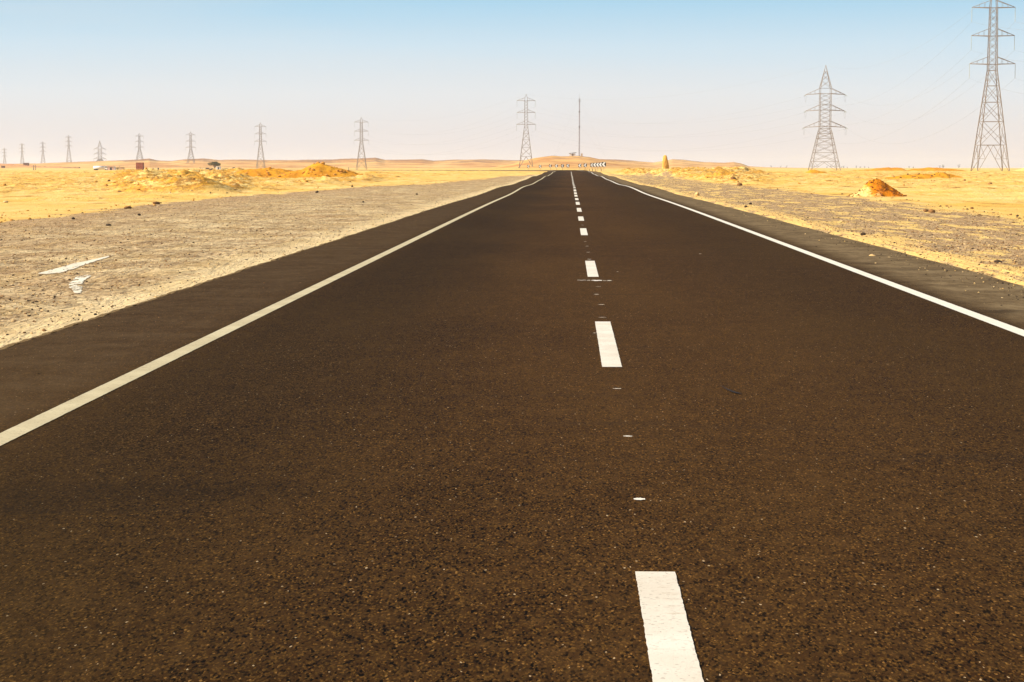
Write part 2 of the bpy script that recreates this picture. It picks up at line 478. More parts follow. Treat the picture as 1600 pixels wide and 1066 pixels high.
def mat_asphalt():
    m, nt, b = new_mat('asphalt'); k = NB(nt)
    x, y, z = k.xyz()
    el = k.stretch(1, .40); el2 = k.stretch(1, .5)
    v1 = k.vor(150.0, el); v2 = k.vor(118.0, el); a = k.x(v1, 'Red'); a2 = k.x(v2, 'Green'); a3 = k.x(v1, 'Blue')
    n2 = k.noise(1.3, 4, .6); n3 = k.noise(.25, 3, .6, vec=k.stretch(1, .25)); n4 = k.noise(42.0, 6, .85, vec=el2); n5 = k.noise(7.0, 5, .8, vec=el2)
    binder = k.mix(k.rng(n2, .35, .65), (.0335, .0150, .0042), (.0440, .0206, .0060))
    stone = k.mix(a3, (.052, .028, .0070), (.125, .060, .0130))
    col = k.mix(k.rng(a, .60, .85), binder, stone)
    col = k.mix(k.rng(a2, .12, .26, 1, 0), col, (.0045, .0028, .0014))
    col = k.mix(k.rng(n4, .52, .60, 0, .75), col, (.009, .0052, .0026))
    col = k.mix(k.rng(n5, .50, .66, 0, .35), col, (.085, .043, .0125))
    col = k.mix(k.rng(a, .985, .99, 0, .75), col, (.21, .105, .028))
    col = k.mix(k.rng(a3, .9982, .999, 0, .8), col, (.45, .32, .18))
    # long broad lighter patches, and a darker tone over the left lane
    col = k.mix(k.rng(n3, .42, .60, 0, .35), col, (.062, .0325, .0085))
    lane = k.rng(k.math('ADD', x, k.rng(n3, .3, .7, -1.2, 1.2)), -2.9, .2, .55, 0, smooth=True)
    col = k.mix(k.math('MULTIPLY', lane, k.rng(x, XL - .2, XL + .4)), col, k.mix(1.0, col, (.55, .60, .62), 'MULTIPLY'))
    # dust blown over both margins
    dl = k.math('MULTIPLY', k.rng(x, XL - .5, XL + .25, 1, 0, smooth=True), .52)
    drr = k.rng(x, XR - .05, XR + .7, 0, 1.0, smooth=True)
    dn = k.math('ADD', k.rng(n2, .3, .7, .35, .9), k.rng(n5, .35, .7, -.25, .25))
    col = k.mix(k.math('MULTIPLY', dl, dn, clamp=True), col, (.105, .066, .031))
    col = k.mix(k.math('MULTIPLY', drr, dn, clamp=True), col, (.225, .155, .078))
    de = k.math('ADD', k.rng(x, 5.35, 5.95), k.rng(x, EDGE_L - .02, EDGE_L + .12, 1, 0))
    col = k.mix(k.math('MULTIPLY', k.rng(k.math('ADD', de, k.rng(n4, .3, .7, -.5, .5)), .75, 1.2), .7), col, (.30, .20, .09))
    # faint dark streaks
    st = k.noise(.55, 3, .6, vec=k.stretch(.25, 2.2, rot=.12))
    col = k.mix(k.math('MULTIPLY', k.rng(st, .62, .72), .35), col, (.018, .012, .007))
    mid = k.math('MULTIPLY', k.rng(x, -2.2, -.3, 0, 1, smooth=True), k.rng(x, 1.0, 3.2, 1, 0, smooth=True))
    col = k.mix(k.math('MULTIPLY', mid, k.rng(n3, .3, .7, .5, 1)), col, k.mix(1.0, col, (1.28, 1.2, 1.15), 'MULTIPLY'))
    # a faint dark elliptical smear in the left lane
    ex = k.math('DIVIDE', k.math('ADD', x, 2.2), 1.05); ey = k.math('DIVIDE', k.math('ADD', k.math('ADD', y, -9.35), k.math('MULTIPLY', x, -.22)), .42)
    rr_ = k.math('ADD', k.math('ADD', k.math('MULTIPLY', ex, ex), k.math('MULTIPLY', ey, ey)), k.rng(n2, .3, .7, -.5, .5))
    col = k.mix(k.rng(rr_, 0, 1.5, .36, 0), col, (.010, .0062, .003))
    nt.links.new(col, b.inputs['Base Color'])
    b.inputs['Roughness'].default_value = .85
    b.inputs['Specular IOR Level'].default_value = .02
    bp = k.bump(a2, .006, .8)
    nt.links.new(bp, b.inputs['Normal'])
    return m

def mat_paint(name, col, dirt, amount=.3):
    m, nt, b = new_mat(name); k = NB(nt)
    n = k.noise(14, 5, .7, vec=k.stretch(.5, 1.6)); n2 = k.noise(2.0, 4, .6); v = k.x(k.vor(95.0), 'Red')
    n3 = k.noise(45, 3, .7)
    c = k.mix(k.rng(n2, .35, .7, 0, amount), col, dirt)
    c = k.mix(k.rng(n, .60, .72, 0, .7), c, dirt)
    c = k.mix(k.rng(v, .0, .10, amount, 0), c, tuple(x * .4 for x in dirt))
    c = k.mix(k.rng(n3, .66, .70, 0, .7), c, tuple(x * .35 for x in dirt))
    nt.links.new(c, b.inputs['Base Color']); b.inputs['Roughness'].default_value = .75
    b.inputs['Specular IOR Level'].default_value = .3
    nt.links.new(k.bump(k.vor(95.0), .002, .7), b.inputs['Normal'])
    return m

def mat_rock(name, c1, c2, scale=3.0):
    m, nt, b = new_mat(name); k = NB(nt)
    n = k.noise(scale, 6, .7); n2 = k.noise(scale * 6, 4, .7)
    c = k.mix(k.rng(n, .38, .62), c1, c2)
    c = k.mix(k.rng(n2, .58, .7, 0, .5), c, tuple(x * .45 for x in c1))
    nt.links.new(c, b.inputs['Base Color']); b.inputs['Roughness'].default_value = .95
    b.inputs['Specular IOR Level'].default_value = .1
    nt.links.new(k.bump(n2, .05, .8), b.inputs['Normal'])
    return m

M = {}
M['ground'] = mat_ground()
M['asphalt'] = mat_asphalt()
M['white'] = mat_paint('white_paint', (.74, .66, .53), (.34, .24, .13), .20)
M['dash'] = mat_paint('worn_white_paint', (.70, .62, .50), (.36, .26, .15), .35)
M['cream'] = mat_paint('dusty_paint', (.52, .43, .25), (.30, .22, .11), .5)
M['worn'] = mat_paint('worn_paint', (.74, .66, .50), (.50, .36, .20), .4)
M['steel'] = simple('galvanised_steel', (.26, .205, .155), .6, .15, 1.5, .0, .3)
M['steel_dark'] = simple('weathered_steel', (.15, .125, .105), .6, .2, 1.5, .3, .4)
M['glass_ins'] = simple('insulator_glass', (.30, .30, .22), .4, .1, 8, 0, .5)
M['cable'] = simple('aluminium_cable', (.30, .28, .26), .5, .1, 1, .5, .4)
M['rock_brown'] = mat_rock('brown_rock', (.16, .08, .035), (.34, .17, .06))
M['rock_pale'] = mat_rock('pale_rock', (.74, .52, .26), (.62, .38, .13))
M['rock_dark'] = mat_rock('dark_stone', (.05, .035, .024), (.10, .065, .04), 12)
M['clod'] = mat_rock('clod_earth', (.48, .22, .05), (.60, .30, .07))
M['pillar'] = mat_rock('sandstone', (.74, .43, .11), (.66, .32, .06), 1.2)
M['red'] = simple('rusty_red', (.30, .062, .022), .85, .25, 1.2)
M['whitewash'] = simple('whitewashed', (.80, .74, .66), .9, .08, .8)
M['beige'] = simple('beige_plaster', (.62, .42, .26), .9, .1, .8)
M['pink'] = simple('pink_plaster', (.62, .40, .32), .9, .1, .8)
M['brownbox'] = simple('brown_box', (.17, .065, .03), .9, .2, 1)
M['roofgrey'] = simple('grey_roofing', (.17, .16, .14), .8, .1, 1)
M['black'] = simple('black_sheet', (.015, .014, .013), .6, .1, 3)
M['signwhite'] = simple('white_sheet', (.85, .84, .80), .6, .03, 3)
M['tyre'] = simple('tyre_rubber', (.02, .018, .016), .9, .1, 3)
M['windowdark'] = simple('dark_window', (.03, .035, .04), .2, .1, 3, 0, .6)
M['bark'] = simple('bark', (.13, .08, .045), .95, .2, 4)
M['leaf'] = simple('acacia_leaf', (.115, .095, .022), .8, .3, 2.2)
M['leaf_far'] = simple('dark_leaf', (.045, .055, .035), .8, .3, 2.2)
M['mast'] = simple('mast_red', (.26, .16, .14), .7, .1, .3)

# ------------------------------------------------------------------ terrain mesh
def build_ground():
    dth = math.radians(0.040)
    fine = np.arange(math.radians(-18.2), math.radians(15.2), dth)
    ca = np.concatenate([np.arange(math.radians(-180), fine[0] - 1e-4, math.radians(1.6)), fine,
                         np.arange(fine[-1] + math.radians(.6), math.radians(179), math.radians(1.6))])
    rr = [0.8]
    while rr[-1] < 16000:
        r = rr[-1]
        k = .012 if r < 15 else (.0055 if r < 110 else (.0038 if r < 430 else (.009 if r < 4500 else .03)))
        rr.append(r * (1 + k))
    rr = np.array(rr)
    R, A = np.meshgrid(rr, ca, indexing='ij')
    X = (R * np.sin(A)).ravel(); Y = (R * np.cos(A)).ravel()
    Z = height(X, Y)
    gd = gdist(X, Y); gd = np.where(Y < 0, 5.0, gd); rb = rub(X, Y); hl = hillh(X, Y)
    nr, na = R.shape
    idx = np.arange(nr * na).reshape(nr, na)
    nxt = np.roll(idx, -1, axis=1)
    Fq = np.stack([idx[:-1], idx[1:], nxt[1:], nxt[:-1]], axis=-1).reshape(-1, 4)[:, ::-1]
    X2, Y2 = X[Fq].mean(1), Y[Fq].mean(1)
    wob = (fbm(X2 / 1.5, Y2 / 4, 91, 3) - .5) * 2
    off = X2 - road_x(Y2)
    is_hill = hl[Fq].mean(1) > 0.6
    is_grav = (gdist(X2, Y2) + wob > 0) & (Y2 > 0) & (Y2 < 420)
    left = is_grav & (off < 0) & ~is_hill
    right = is_grav & (off >= 0) & ~is_hill
    cls = np.where(is_hill, 3, np.where(left, 1, np.where(right, 2, 0)))
    V = np.stack([X, Y, Z], 1)
    for c, name in ((0, 'ground'), (1, 'gravel_shoulder'), (2, 'gravel_shoulder'), (3, 'hills')):
        f = Fq[cls == c]
        used = np.unique(f)
        re = np.zeros(len(V), dtype=np.int64); re[used] = np.arange(len(used))
        o = mesh_obj(name, V[used], re[f], M['ground'], smooth=True,
                     attrs={'gdist': gd[used], 'rubble': rb[used], 'hill': hl[used]})
        tag(o, {0: 'yellow desert sand on both sides of the road', 1: 'dusty pale gravel verge left of the road',
                2: 'brown gravel verge right of the road', 3: 'low orange and brown desert hills on the skyline'}[c],
            None, None, 'structure')
build_ground()

# ------------------------------------------------------------------ road
def ylist(y0, y1):
    ys = [y0]
    while ys[-1] < y1:
        y = ys[-1]
        ys.append(min(y1, y + max(.12, y * .006)))
    return np.array(ys)

def strip(cols, ys, zoff, name, mat, parent=None, bend=True):
    """cols: functions of ys giving the x of each column, paired with z offsets"""
    n = len(ys); V = []
    zb = base(ys)
    raise_ = 0.30 * sm(470, 520, ys)
    for (xf, dz) in cols:
        V.append(np.stack([xf(ys) + road_x(ys), ys, zb + dz + zoff + raise_], 1))
    k = len(V); V = np.concatenate(V)
    Fs = []
    for c in range(k - 1):
        a = np.arange(n - 1) + c * n
        Fs.append(np.stack([a, a + n, a + n + 1, a + 1], 1))
    return mesh_obj(name, V, np.concatenate(Fs), mat, parent, smooth=False)

def const(x, j=0.0, s=1, seed=0):
    return lambda ys: x + j * (fbm(ys * s, ys * 0 + seed, seed, 3) - .5) * 2

ROAD_Y = ylist(-12 + 13, 1400)
ys_all = np.concatenate([np.arange(-14, 1, 1.0), ROAD_Y])
el = lambda y: EDGE_L + .10 * (fbm(y * .8, y * 0, 5, 3) - .5) + .07 * (fbm(y * 6, y * 0, 6, 3) - .5)
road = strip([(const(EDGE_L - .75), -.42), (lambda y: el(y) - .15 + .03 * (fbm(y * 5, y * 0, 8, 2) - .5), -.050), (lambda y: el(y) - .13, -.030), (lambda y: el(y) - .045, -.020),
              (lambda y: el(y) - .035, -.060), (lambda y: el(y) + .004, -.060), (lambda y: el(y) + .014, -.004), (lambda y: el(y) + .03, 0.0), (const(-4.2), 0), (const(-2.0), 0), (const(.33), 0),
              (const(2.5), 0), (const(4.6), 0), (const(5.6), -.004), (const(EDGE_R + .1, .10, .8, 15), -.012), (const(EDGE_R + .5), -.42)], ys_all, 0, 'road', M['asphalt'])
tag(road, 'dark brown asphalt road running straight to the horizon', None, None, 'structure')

def jag(x, seed):      # slightly ragged paint edge
    return lambda y: x + .0025 * (fbm(y * 5, y * 0 + seed, seed) - .5) + .0035 * (vnoise(y * 47, y * 0 + seed, seed) - .5)

def line_strip(x, w, y0, y1, name, mat, label, seed):
    ys = np.array([y0]) if y1 > 60 else np.arange(y0, y1, .02)
    if y1 > 60:
        l = [y0]
        while l[-1] < y1:
            l.append(l[-1] + (.05 if l[-1] < 30 else max(.3, l[-1] * .006)))
        ys = np.array(l)
    else:
        ys = np.append(ys, y1)
    o = strip([(jag(x - w / 2, seed), 0), (jag(x + w / 2, seed + 50), 0)], ys, .004, name, mat, road)
    if label: o['label'] = label
    return o
line_strip(XL, .150, 1, 760, 'edge_line', M['cream'], 'dusty yellowish edge line along the left side', 1)
line_strip(XR, .155, 1, 760, 'edge_line', M['white'], 'bright white edge line along the right side', 2)

DASH = [(3.1, 894), (574, 503), (433, 408), (367.8, 357.1), (345.2, 338.6), (331, 325.4), (319.8, 315.2), (312, 308.8), (305.8, 303.0), (301.8, 299.4), (298, 295.8)]
def row_to_y(row):
    r = ray(900, row)
    return EYE * r[1] / (-r[2] + SLOPE * r[1])
spans = []
for a, b_ in DASH:
    spans.append((a if a < 10 else row_to_y(a), row_to_y(b_)))
y = spans[-1][1] + 5.6
while y < 410:
    spans.append((y, y + 5.0)); y += 10.6
for i, (a, b_) in enumerate(spans):
    line_strip(XC, .152, a, b_, 'centre_dash', M['dash'], None, 100 + i)

# small paint drips and the transverse scratch between the dashes
TICK = [(964, 608, 13), (981, 682.5, 14), (999, 781, 18), (941.5, 496.5, 12), (939.5, 476.5, 10), (932, 460.5, 8), (935.5, 448.5, 8.5),
        (921, 405.5, 6), (919, 394.5, 5), (917.5, 385, 5), (914.5, 378, 4), (910.5, 352, 4), (929, 521, 5), (965, 425, 3), (1094, 397, 4)]
for i, (px, py, w) in enumerate(TICK):
    r = ray(px, py); t = EYE / (-r[2] + SLOPE * r[1]); X, Yg = r[0] * t, r[1] * t
    W = w / FPX * Yg; n = 9; V = []
    L = .013 + .008 * (i % 3) if Yg < 30 else .035
    for s in (-1, 1):
        for j in range(n):
            f = j / (n - 1)
            V.append((X + (f - .5) * W, Yg + s * L * (.35 + .65 * math.sin(math.pi * min(.9, max(.1, f)))) + .006 * random.uniform(-1, 1), float(base(Yg)) + .004))
    mesh_obj('paint_mark', V, [(j, j + 1, n + j + 1, n + j) for j in range(n - 1)], M['white'], road)
# scratch: a broken line of thin paint streaks across the lane centre
V, Fs = [], []
for j in range(26):
    px = 903 + 54 * (j / 26) + random.uniform(-.6, .6); big = 925 < px < 940 or 949 < px < 955
    py = 438.2 + (px - 903) / 54 * 1.0 + random.uniform(-.3, .3)
    r = ray(px, py); t = EYE / (-r[2] + SLOPE * r[1]); X, Yg = r[0] * t, r[1] * t
    w = .014 * random.uniform(.5, 1.3) * (1.6 if big else .8); l = .05 * random.uniform(.4, 1) * (1.9 if big else .7)
    o = len(V); zz = float(base(Yg)) + .004
    V += [(X - w, Yg - l, zz), (X + w, Yg - l * .7, zz), (X + w, Yg + l, zz), (X - w, Yg + l * .8, zz)]; Fs.append((o, o + 1, o + 2, o + 3))
o = mesh_obj('paint_scratch', V, Fs, M['white'], road); o['label'] = 'thin white scrape running across the lane centre'
# short curved dark tyre mark in the right lane
V = []; n = 14
for s in (-1, 1):
    for j in range(n):
        f = j / (n - 1); px = 1124 + 34 * f; py = 603 + 13.5 * math.sin(f * 1.45)
        r = ray(px, py); t = EYE / (-r[2] + SLOPE * r[1])
        V.append((r[0] * t, r[1] * t + s * .055 * math.sin(math.pi * (f * .9 + .05)), float(base(r[1] * t)) + .008))
o = mesh_obj('tyre_mark', V, [(j, j + 1, n + j + 1, n + j) for j in range(n - 1)], simple('tyre_mark', (.004, .003, .0025), .9, .3, 40), road)

# worn paint of an older lane on the gravel, left
def ground_patch(name, pts, mat, label, lift=.03, sub=10):
    V, Fs = [], []
    n = len(pts)
    rows = []
    for k in range(n):
        (x0, y0), (x1, y1) = pts[k]
        row = []
        for j in range(sub + 1):
            f = j / sub; x = x0 + (x1 - x0) * f; y_ = y0 + (y1 - y0) * f
            row.append(len(V)); V.append((x, y_, hz(x, y_) + lift))
        rows.append(row)
    for a, b_ in zip(rows[:-1], rows[1:]):
        for j in range(sub): Fs.append((a[j], a[j + 1], b_[j + 1], b_[j]))
    o = mesh_obj(name, V, Fs, mat, smooth=True)
    return tag(o, label, None, None, 'structure')
def gpt(px, py):
    r = ray(px, py); t = EYE / (-r[2] + SLOPE * r[1])
    for _ in range(4):
        t = (EYE - hz(r[0] * t, r[1] * t)) / -r[2]
    return (r[0] * t, r[1] * t)
def worn(name, slices, label, vertical, seed):
    """a thin film of old paint: outline slices, with ragged edges and worn-through holes"""
    V, Fs = [], []; K = 60; S_ = 26
    a = np.array(slices, float)
    for i in range(K + 1):
        u = a[0, 0] + (a[-1, 0] - a[0, 0]) * i / K
        p0, p1 = np.interp(u, a[:, 0], a[:, 1]), np.interp(u, a[:, 0], a[:, 2])
        A = gpt(u, p0) if vertical else gpt(p0, u); B_ = gpt(u, p1) if vertical else gpt(p1, u)
        for j in range(S_ + 1):
            f = j / S_; x = A[0] + (B_[0] - A[0]) * f; y_ = A[1] + (B_[1] - A[1]) * f
            V.append((x, y_, hz(x, y_) + .007))
    for i in range(K):
        for j in range(S_):
            q = (i * (S_ + 1) + j, i * (S_ + 1) + j + 1, (i + 1) * (S_ + 1) + j + 1, (i + 1) * (S_ + 1) + j)
            x, y_ = V[q[0]][:2]
            e = min(j, S_ - 1 - j, i, K - 1 - i) / 5.0
            nz = float(fbm(np.array([x / .05]), np.array([y_ / .20]), seed, 3)[0])
            if nz + min(.22 if vertical else .14, e * .3) > (.47 if vertical else .53): Fs.append(q)
    o = mesh_obj(name, V, Fs, M['worn'], smooth=True)
    return tag(o, label, None, None, 'structure')
worn('road_marking', [(60, 427.6, 428.6), (75, 423.6, 429), (95, 418, 427), (115, 412, 421), (135, 408, 413.5), (155, 403.8, 407), (176, 398.8, 400.4)],
     'old white lane dash left on the gravel verge', True, 3)
worn('road_marking', [(430.5, 137, 144), (433, 119, 141), (436, 116, 136), (440, 109, 131), (444, 108, 129), (447, 107, 128), (450, 107, 129), (452, 112, 128), (455, 113, 128), (459, 117, 126)],
     'worn patch of white paint on the gravel verge', False, 8)

# ------------------------------------------------------------------ scattered grit (nobody could count it)
def ico():
    t = (1 + 5 ** .5) / 2
    v = np.array([(-1, t, 0), (1, t, 0), (-1, -t, 0), (1, -t, 0), (0, -1, t), (0, 1, t), (0, -1, -t), (0, 1, -t), (t, 0, -1), (t, 0, 1), (-t, 0, -1), (-t, 0, 1)], float)
    v /= np.linalg.norm(v[0])
    f = np.array([(0, 11, 5), (0, 5, 1), (0, 1, 7), (0, 7, 10), (0, 10, 11), (1, 5, 9), (5, 11, 4), (11, 10, 2), (10, 7, 6), (7, 1, 8),
                  (3, 9, 4), (3, 4, 2), (3, 2, 6), (3, 6, 8), (3, 8, 9), (4, 9, 5), (2, 4, 11), (6, 2, 10), (8, 6, 7), (9, 8, 1)])
    return v, f
IV, IF = ico()
def scatter(name, X, Y, S, mats, pick, label, sink=.3, on=None):
    n = len(X)
    Z = height(X, Y) if on is None else base(Y) + on
    ang = rng.uniform(0, 6.28, n); c, s = np.cos(ang), np.sin(ang)
    sc = np.stack([S * rng.uniform(.7, 1.4, n), S * rng.uniform(.6, 1.2, n), S * rng.uniform(.4, .85, n)], 1)
    v = IV[None] * (1 + rng.uniform(-.28, .28, (n, 12, 1))) * sc[:, None, :]
    x = v[..., 0] * c[:, None] - v[..., 1] * s[:, None]; y = v[..., 0] * s[:, None] + v[..., 1] * c[:, None]
    P = np.stack([x + X[:, None], y + Y[:, None], v[..., 2] + (Z + sc[:, 2] * (1 - 2 * sink))[:, None]], -1).reshape(-1, 3)
    Fi = (IF[None] + (np.arange(n) * 12)[:, None, None]).reshape(-1, 3)
    o = mesh_obj(name, P, Fi, mats, matidx=np.repeat(pick, 20))
    return tag(o, label, None, None, 'stuff')

def field(n, x0, x1, y0, y1):
    u = rng.uniform(0, 1, n)
    Y = 1 / (1 / y1 + u * (1 / y0 - 1 / y1))
    return rng.uniform(x0, x1, n), Y
X, Y = field(42000, -15.5, -4.95, 13, 200)
k = (vnoise(X / 1.2, Y / 3, 3) * .6 + rng.uniform(0, .7, len(X))) > .52
k &= px_of(X, Y) > -40
X, Y = X[k], Y[k]
S = .004 + .014 * rng.uniform(0, 1, len(X)) ** 5 + Y * .00008
scatter('gravel', X, Y, S, [M['rock_dark'], M['rock_brown'], M['rock_pale']], rng.choice(3, len(X), p=[.34, .36, .30]), 'loose grit scattered over the left verge')
X, Y = field(30000, 5.9, 13.5, 20, 220)
k = (vnoise(X / 1.0, Y / 3, 4) * .6 + rng.uniform(0, .7, len(X))) > .45
k &= px_of(X, Y) < 1660
X, Y = X[k], Y[k]
S = .005 + .016 * rng.uniform(0, 1, len(X)) ** 5 + Y * .00008
scatter('gravel', X, Y, S, [M['rock_dark'], M['rock_brown'], M['rock_pale']], rng.choice(3, len(X), p=[.18, .42, .40]), 'loose grit scattered over the right verge')
n = 900
X = 5.95 - np.abs(rng.normal(0, .45, n)); Y = 1 / (1 / 120 + rng.uniform(0, 1, n) * (1 / 17 - 1 / 120))
X = np.maximum(X, 4.35)
scatter('gravel', X, Y, .004 + .012 * rng.uniform(0, 1, n) ** 3, [M['rock_dark'], M['rock_pale']], rng.choice(2, n, p=[.75, .25]), 'dark crumbs of asphalt on the right margin of the road', on=0)
n = 160
X = EDGE_L + .1 + np.abs(rng.normal(0, .5, n)); Y = 1 / (1 / 80 + rng.uniform(0, 1, n) * (1 / 13 - 1 / 80)); X = np.minimum(X, -3.4)
scatter('gravel', X, Y, .003 + .007 * rng.uniform(0, 1, n) ** 4, [M['rock_brown'], M['rock_dark']], rng.choice(2, n, p=[.6, .4]), 'tiny crumbs on the left margin of the road', on=0)
# clods and stones in the dug-up sand
def clods(n, x0, x1, y0, y1, smin, smax, label, thr=.15):
    X, Y = field(n, x0, x1, y0, y1)
    k = rub(X, Y) * (.4 + fbm(X / 4, Y / 4, 12, 3)) > thr + rng.uniform(0, .5, n)
    X, Y = X[k], Y[k]
    S = smin + (smax - smin) * rng.uniform(0, 1, len(X)) ** 5
    scatter('rubble', X, Y, S, [M['rock_brown'], M['rock_pale'], M['clod']], rng.choice(3, len(X), p=[.22, .2, .58]), label, sink=.35)
clods(7000, -80, -17, 92, 360, .025, .16, 'clods and broken stones in the dug sand on the left')
clods(4500, 9, 40, 120, 400, .025, .15, 'clods and broken stones in the dug sand on the right')
# a sparse line of stones where sand meets verge
n = 500
Y = 1 / (1 / 230 + rng.uniform(0, 1, n) * (1 / 45 - 1 / 230))
X = np.interp(Y, [0, 50, 95, 170, 260, 340], [-15.4, -15.3, -16.8, -12.0, -8.5, -4.5]) - rng.uniform(-.6, 2.6, n)
scatter('gravel', X, Y, .012 + .05 * rng.uniform(0, 1, n) ** 5, [M['rock_dark'], M['clod']], rng.choice(2, n, p=[.2, .8]), 'stones strewn along the left edge of the sand')
n = 420
Y = 1 / (1 / 200 + rng.uniform(0, 1, n) * (1 / 42 - 1 / 200))
X = np.interp(Y, [0, 50, 85, 130, 170, 258], [11.6, 12.0, 13.8, 13.0, 13.2, 13.0]) + rng.uniform(-.3, 1.6, n)
scatter('gravel', X, Y, .010 + .045 * rng.uniform(0, 1, n) ** 5, [M['rock_dark'], M['rock_brown']], rng.choice(2, n), 'stones strewn along the right edge of the sand')

# ------------------------------------------------------------------ single rocks that stand out
def rock_mesh(sx, sy, sz, seed, detail=3):
    import bmesh
    bm = bmesh.new(); bmesh.ops.create_icosphere(bm, subdivisions=detail, radius=1)
    r_ = random.Random(seed)
    planes = [(Vector((r_.uniform(-1, 1), r_.uniform(-1, 1), r_.uniform(-.6, 1))).normalized(), r_.uniform(.62, .92)) for _ in range(9)]
    for v in bm.verts:
        for nrm, d in planes:
            t = v.co.dot(nrm)
            if t > d: v.co -= nrm * (t - d) * .9
        v.co *= 1 + .05 * math.sin(v.co.x * 9 + seed) * math.cos(v.co.y * 8)
        v.co = Vector((v.co.x * sx, v.co.y * sy, v.co.z * sz))
    V = [tuple(v.co) for v in bm.verts]; Fs = [tuple(w.index for w in f.verts) for f in bm.faces]
    bm.free(); return V, Fs

def rock(px, Y, w, h, mat, label, seed, depth=None, group='single rocks lying in the sand', name='rock', bury=.25):
    X = at(px, 262, Y)[0]
    w *= .82; h *= .85
    V, Fs = rock_mesh(w / 2, (depth or w) / 2, h / (2 - bury * 2) , seed, 2)
    o = mesh_obj(name, V, Fs, mat, smooth=False)
    o.location = (X, Y, hz(X, Y) + h / (2 - bury * 2) - h * bury)
    return tag(o, label, 'rock', group)

def Yrow(row): return row_to_y(row)
B, P_, D_ = M['rock_brown'], M['rock_pale'], M['rock_dark']
ROCKS = [
    (168, Yrow(352), .20, .06, D_, 'flat dark slab lying on the left verge near the sand edge', 3),
    (262, Yrow(288.5), .95, .45, P_, 'big pale boulder amid the dug sand on the left', 4),
    (272, Yrow(287.5), .60, .42, B, 'brown boulder leaning against the big pale boulder', 5),
    (437, Yrow(286), .45, .22, P_, 'whitish rock below the sand heaps on the left', 6),
    (445, Yrow(285), .40, .26, B, 'brown rock touching the whitish rock on the left', 7),
    (495, Yrow(300), .28, .14, D_, 'dark rock on the sand edge below the pointed heap', 8),
    (550, Yrow(292), .22, .14, D_, 'small dark stone alone on the sand edge right of the pointed heap', 9),
    (594, Yrow(275), .40, .22, B, 'dark brown rock on smooth sand beyond the heaps', 10),
    (534, Yrow(278), .45, .25, B, 'brown rock at the foot of the heap slope', 11),
    (198, Yrow(327), .38, .12, B, 'brown crusted stone at the left sand edge', 12),
    (243, Yrow(319.5), .42, .12, B, 'flat brown stone right of the crusted stone', 13),
    (216, Yrow(337.5), .14, .08, D_, 'small dark stone on the left verge under the crusted stone', 14),
    (113, Yrow(344), .14, .07, D_, 'small stone at the far left sand edge', 15),
    (7, Yrow(317), .30, .10, P_, 'pale stone on smooth sand at the left frame edge', 16),
    (651, Yrow(302), .16, .10, D_, 'black stone on the verge far up the left side', 17),
    (567, Yrow(315.5), .14, .08, D_, 'black stone in the middle of the left verge', 18),
    (1350, Yrow(371), .15, .07, D_, 'dark stone on the brown verge right of the sand drift', 19),
    (1173, Yrow(319.5), .17, .10, D_, 'dark stone on the right verge beside the road', 20),
    (1166, Yrow(326), .15, .08, D_, 'dark stone in the sand drift beside the road', 21),
    (1563, Yrow(412), .16, .05, D_, 'thin black scrap lying at the right frame edge', 22),
    (1551, Yrow(435), .13, .05, D_, 'black flake of asphalt on the right road margin', 23),
    (1431, Yrow(414), .05, .05, D_, 'small black chip on the right road margin', 24),
    (1457, Yrow(333), .30, .13, B, 'rounded brown rock in the sand ridge at right', 25),
    (1448, Yrow(331.5), .26, .11, B, 'low brown rock at the left end of the sand ridge', 26),
    (1520, Yrow(326), .16, .08, B, 'small brown rock on smooth sand at right', 27),
    (1547, Yrow(291.5), .5, .16, B, 'brown rocky crust on the sand under the tall pylon', 28),
    (1146, Yrow(284), .75, .38, B, 'brown boulder at the tip of the right rubble ridge', 29),
    (1156, Yrow(289), .55, .26, B, 'lower brown boulder in front of the rubble ridge tip', 30),
    (1089, Yrow(306), .32, .2, P_, 'pale lump of sand crust beside the right edge line', 31),
    (1365, Yrow(399), .17, .09, P_, 'cream lump of crusted sand in the drift at right', 32),
    (1392, Yrow(401), .10, .07, P_, 'cream pebble in the drift at right', 33),
    (1420, Yrow(346), .06, .05, P_, 'white pebble on the brown right verge', 34)]
for (px, Y_, w, h_, mt, lab, sd_) in ROCKS:
    rock(px, Y_, w, h_, mt, lab, sd_)

# standing stone
def standing_stone():
    Y_ = Yrow(270.5); X_ = at(1040, 262, Y_)[0]; z0 = hz(X_, Y_) - .35
    t = thing('standing_stone', (X_, Y_, z0), 'tall sandstone pillar standing alone on the rubble', 'standing stone')
    H = EYE + (262 - 242.5) / FPX * Y_ - z0
    V, Fs = [], []
    prof = [(0, .62, -.02), (.12, .60, -.02), (.2, .50, -.03), (.35, .47, -.06), (.5, .43, -.06), (.65, .40, -.08), (.78, .34, -.10), (.88, .29, -.09), (.95, .22, -.08), (.985, .13, -.07)]
    n = 20; rr = random.Random(5)
    for (f, r, c) in prof:
        for j in range(n):
            a = 2 * math.pi * j / n
            q = r * 1.32 * (1 + .10 * math.sin(a * 3 + f * 5) + .06 * rr.uniform(-1, 1))
            V.append((c + q * math.cos(a) * .95, q * math.sin(a) * .8, f * H))
    V.append((-.07, 0, H))
    for i in range(len(prof) - 1):
        for j in range(n):
            Fs.append((i * n + j, i * n + (j + 1) % n, (i + 1) * n + (j + 1) % n, (i + 1) * n + j))
    k0 = (len(prof) - 1) * n
    for j in range(n): Fs.append((k0 + j, k0 + (j + 1) % n, len(V) - 1))
    mesh_obj('stone_shaft', V, Fs, M['pillar'], t, smooth=False)
standing_stone()

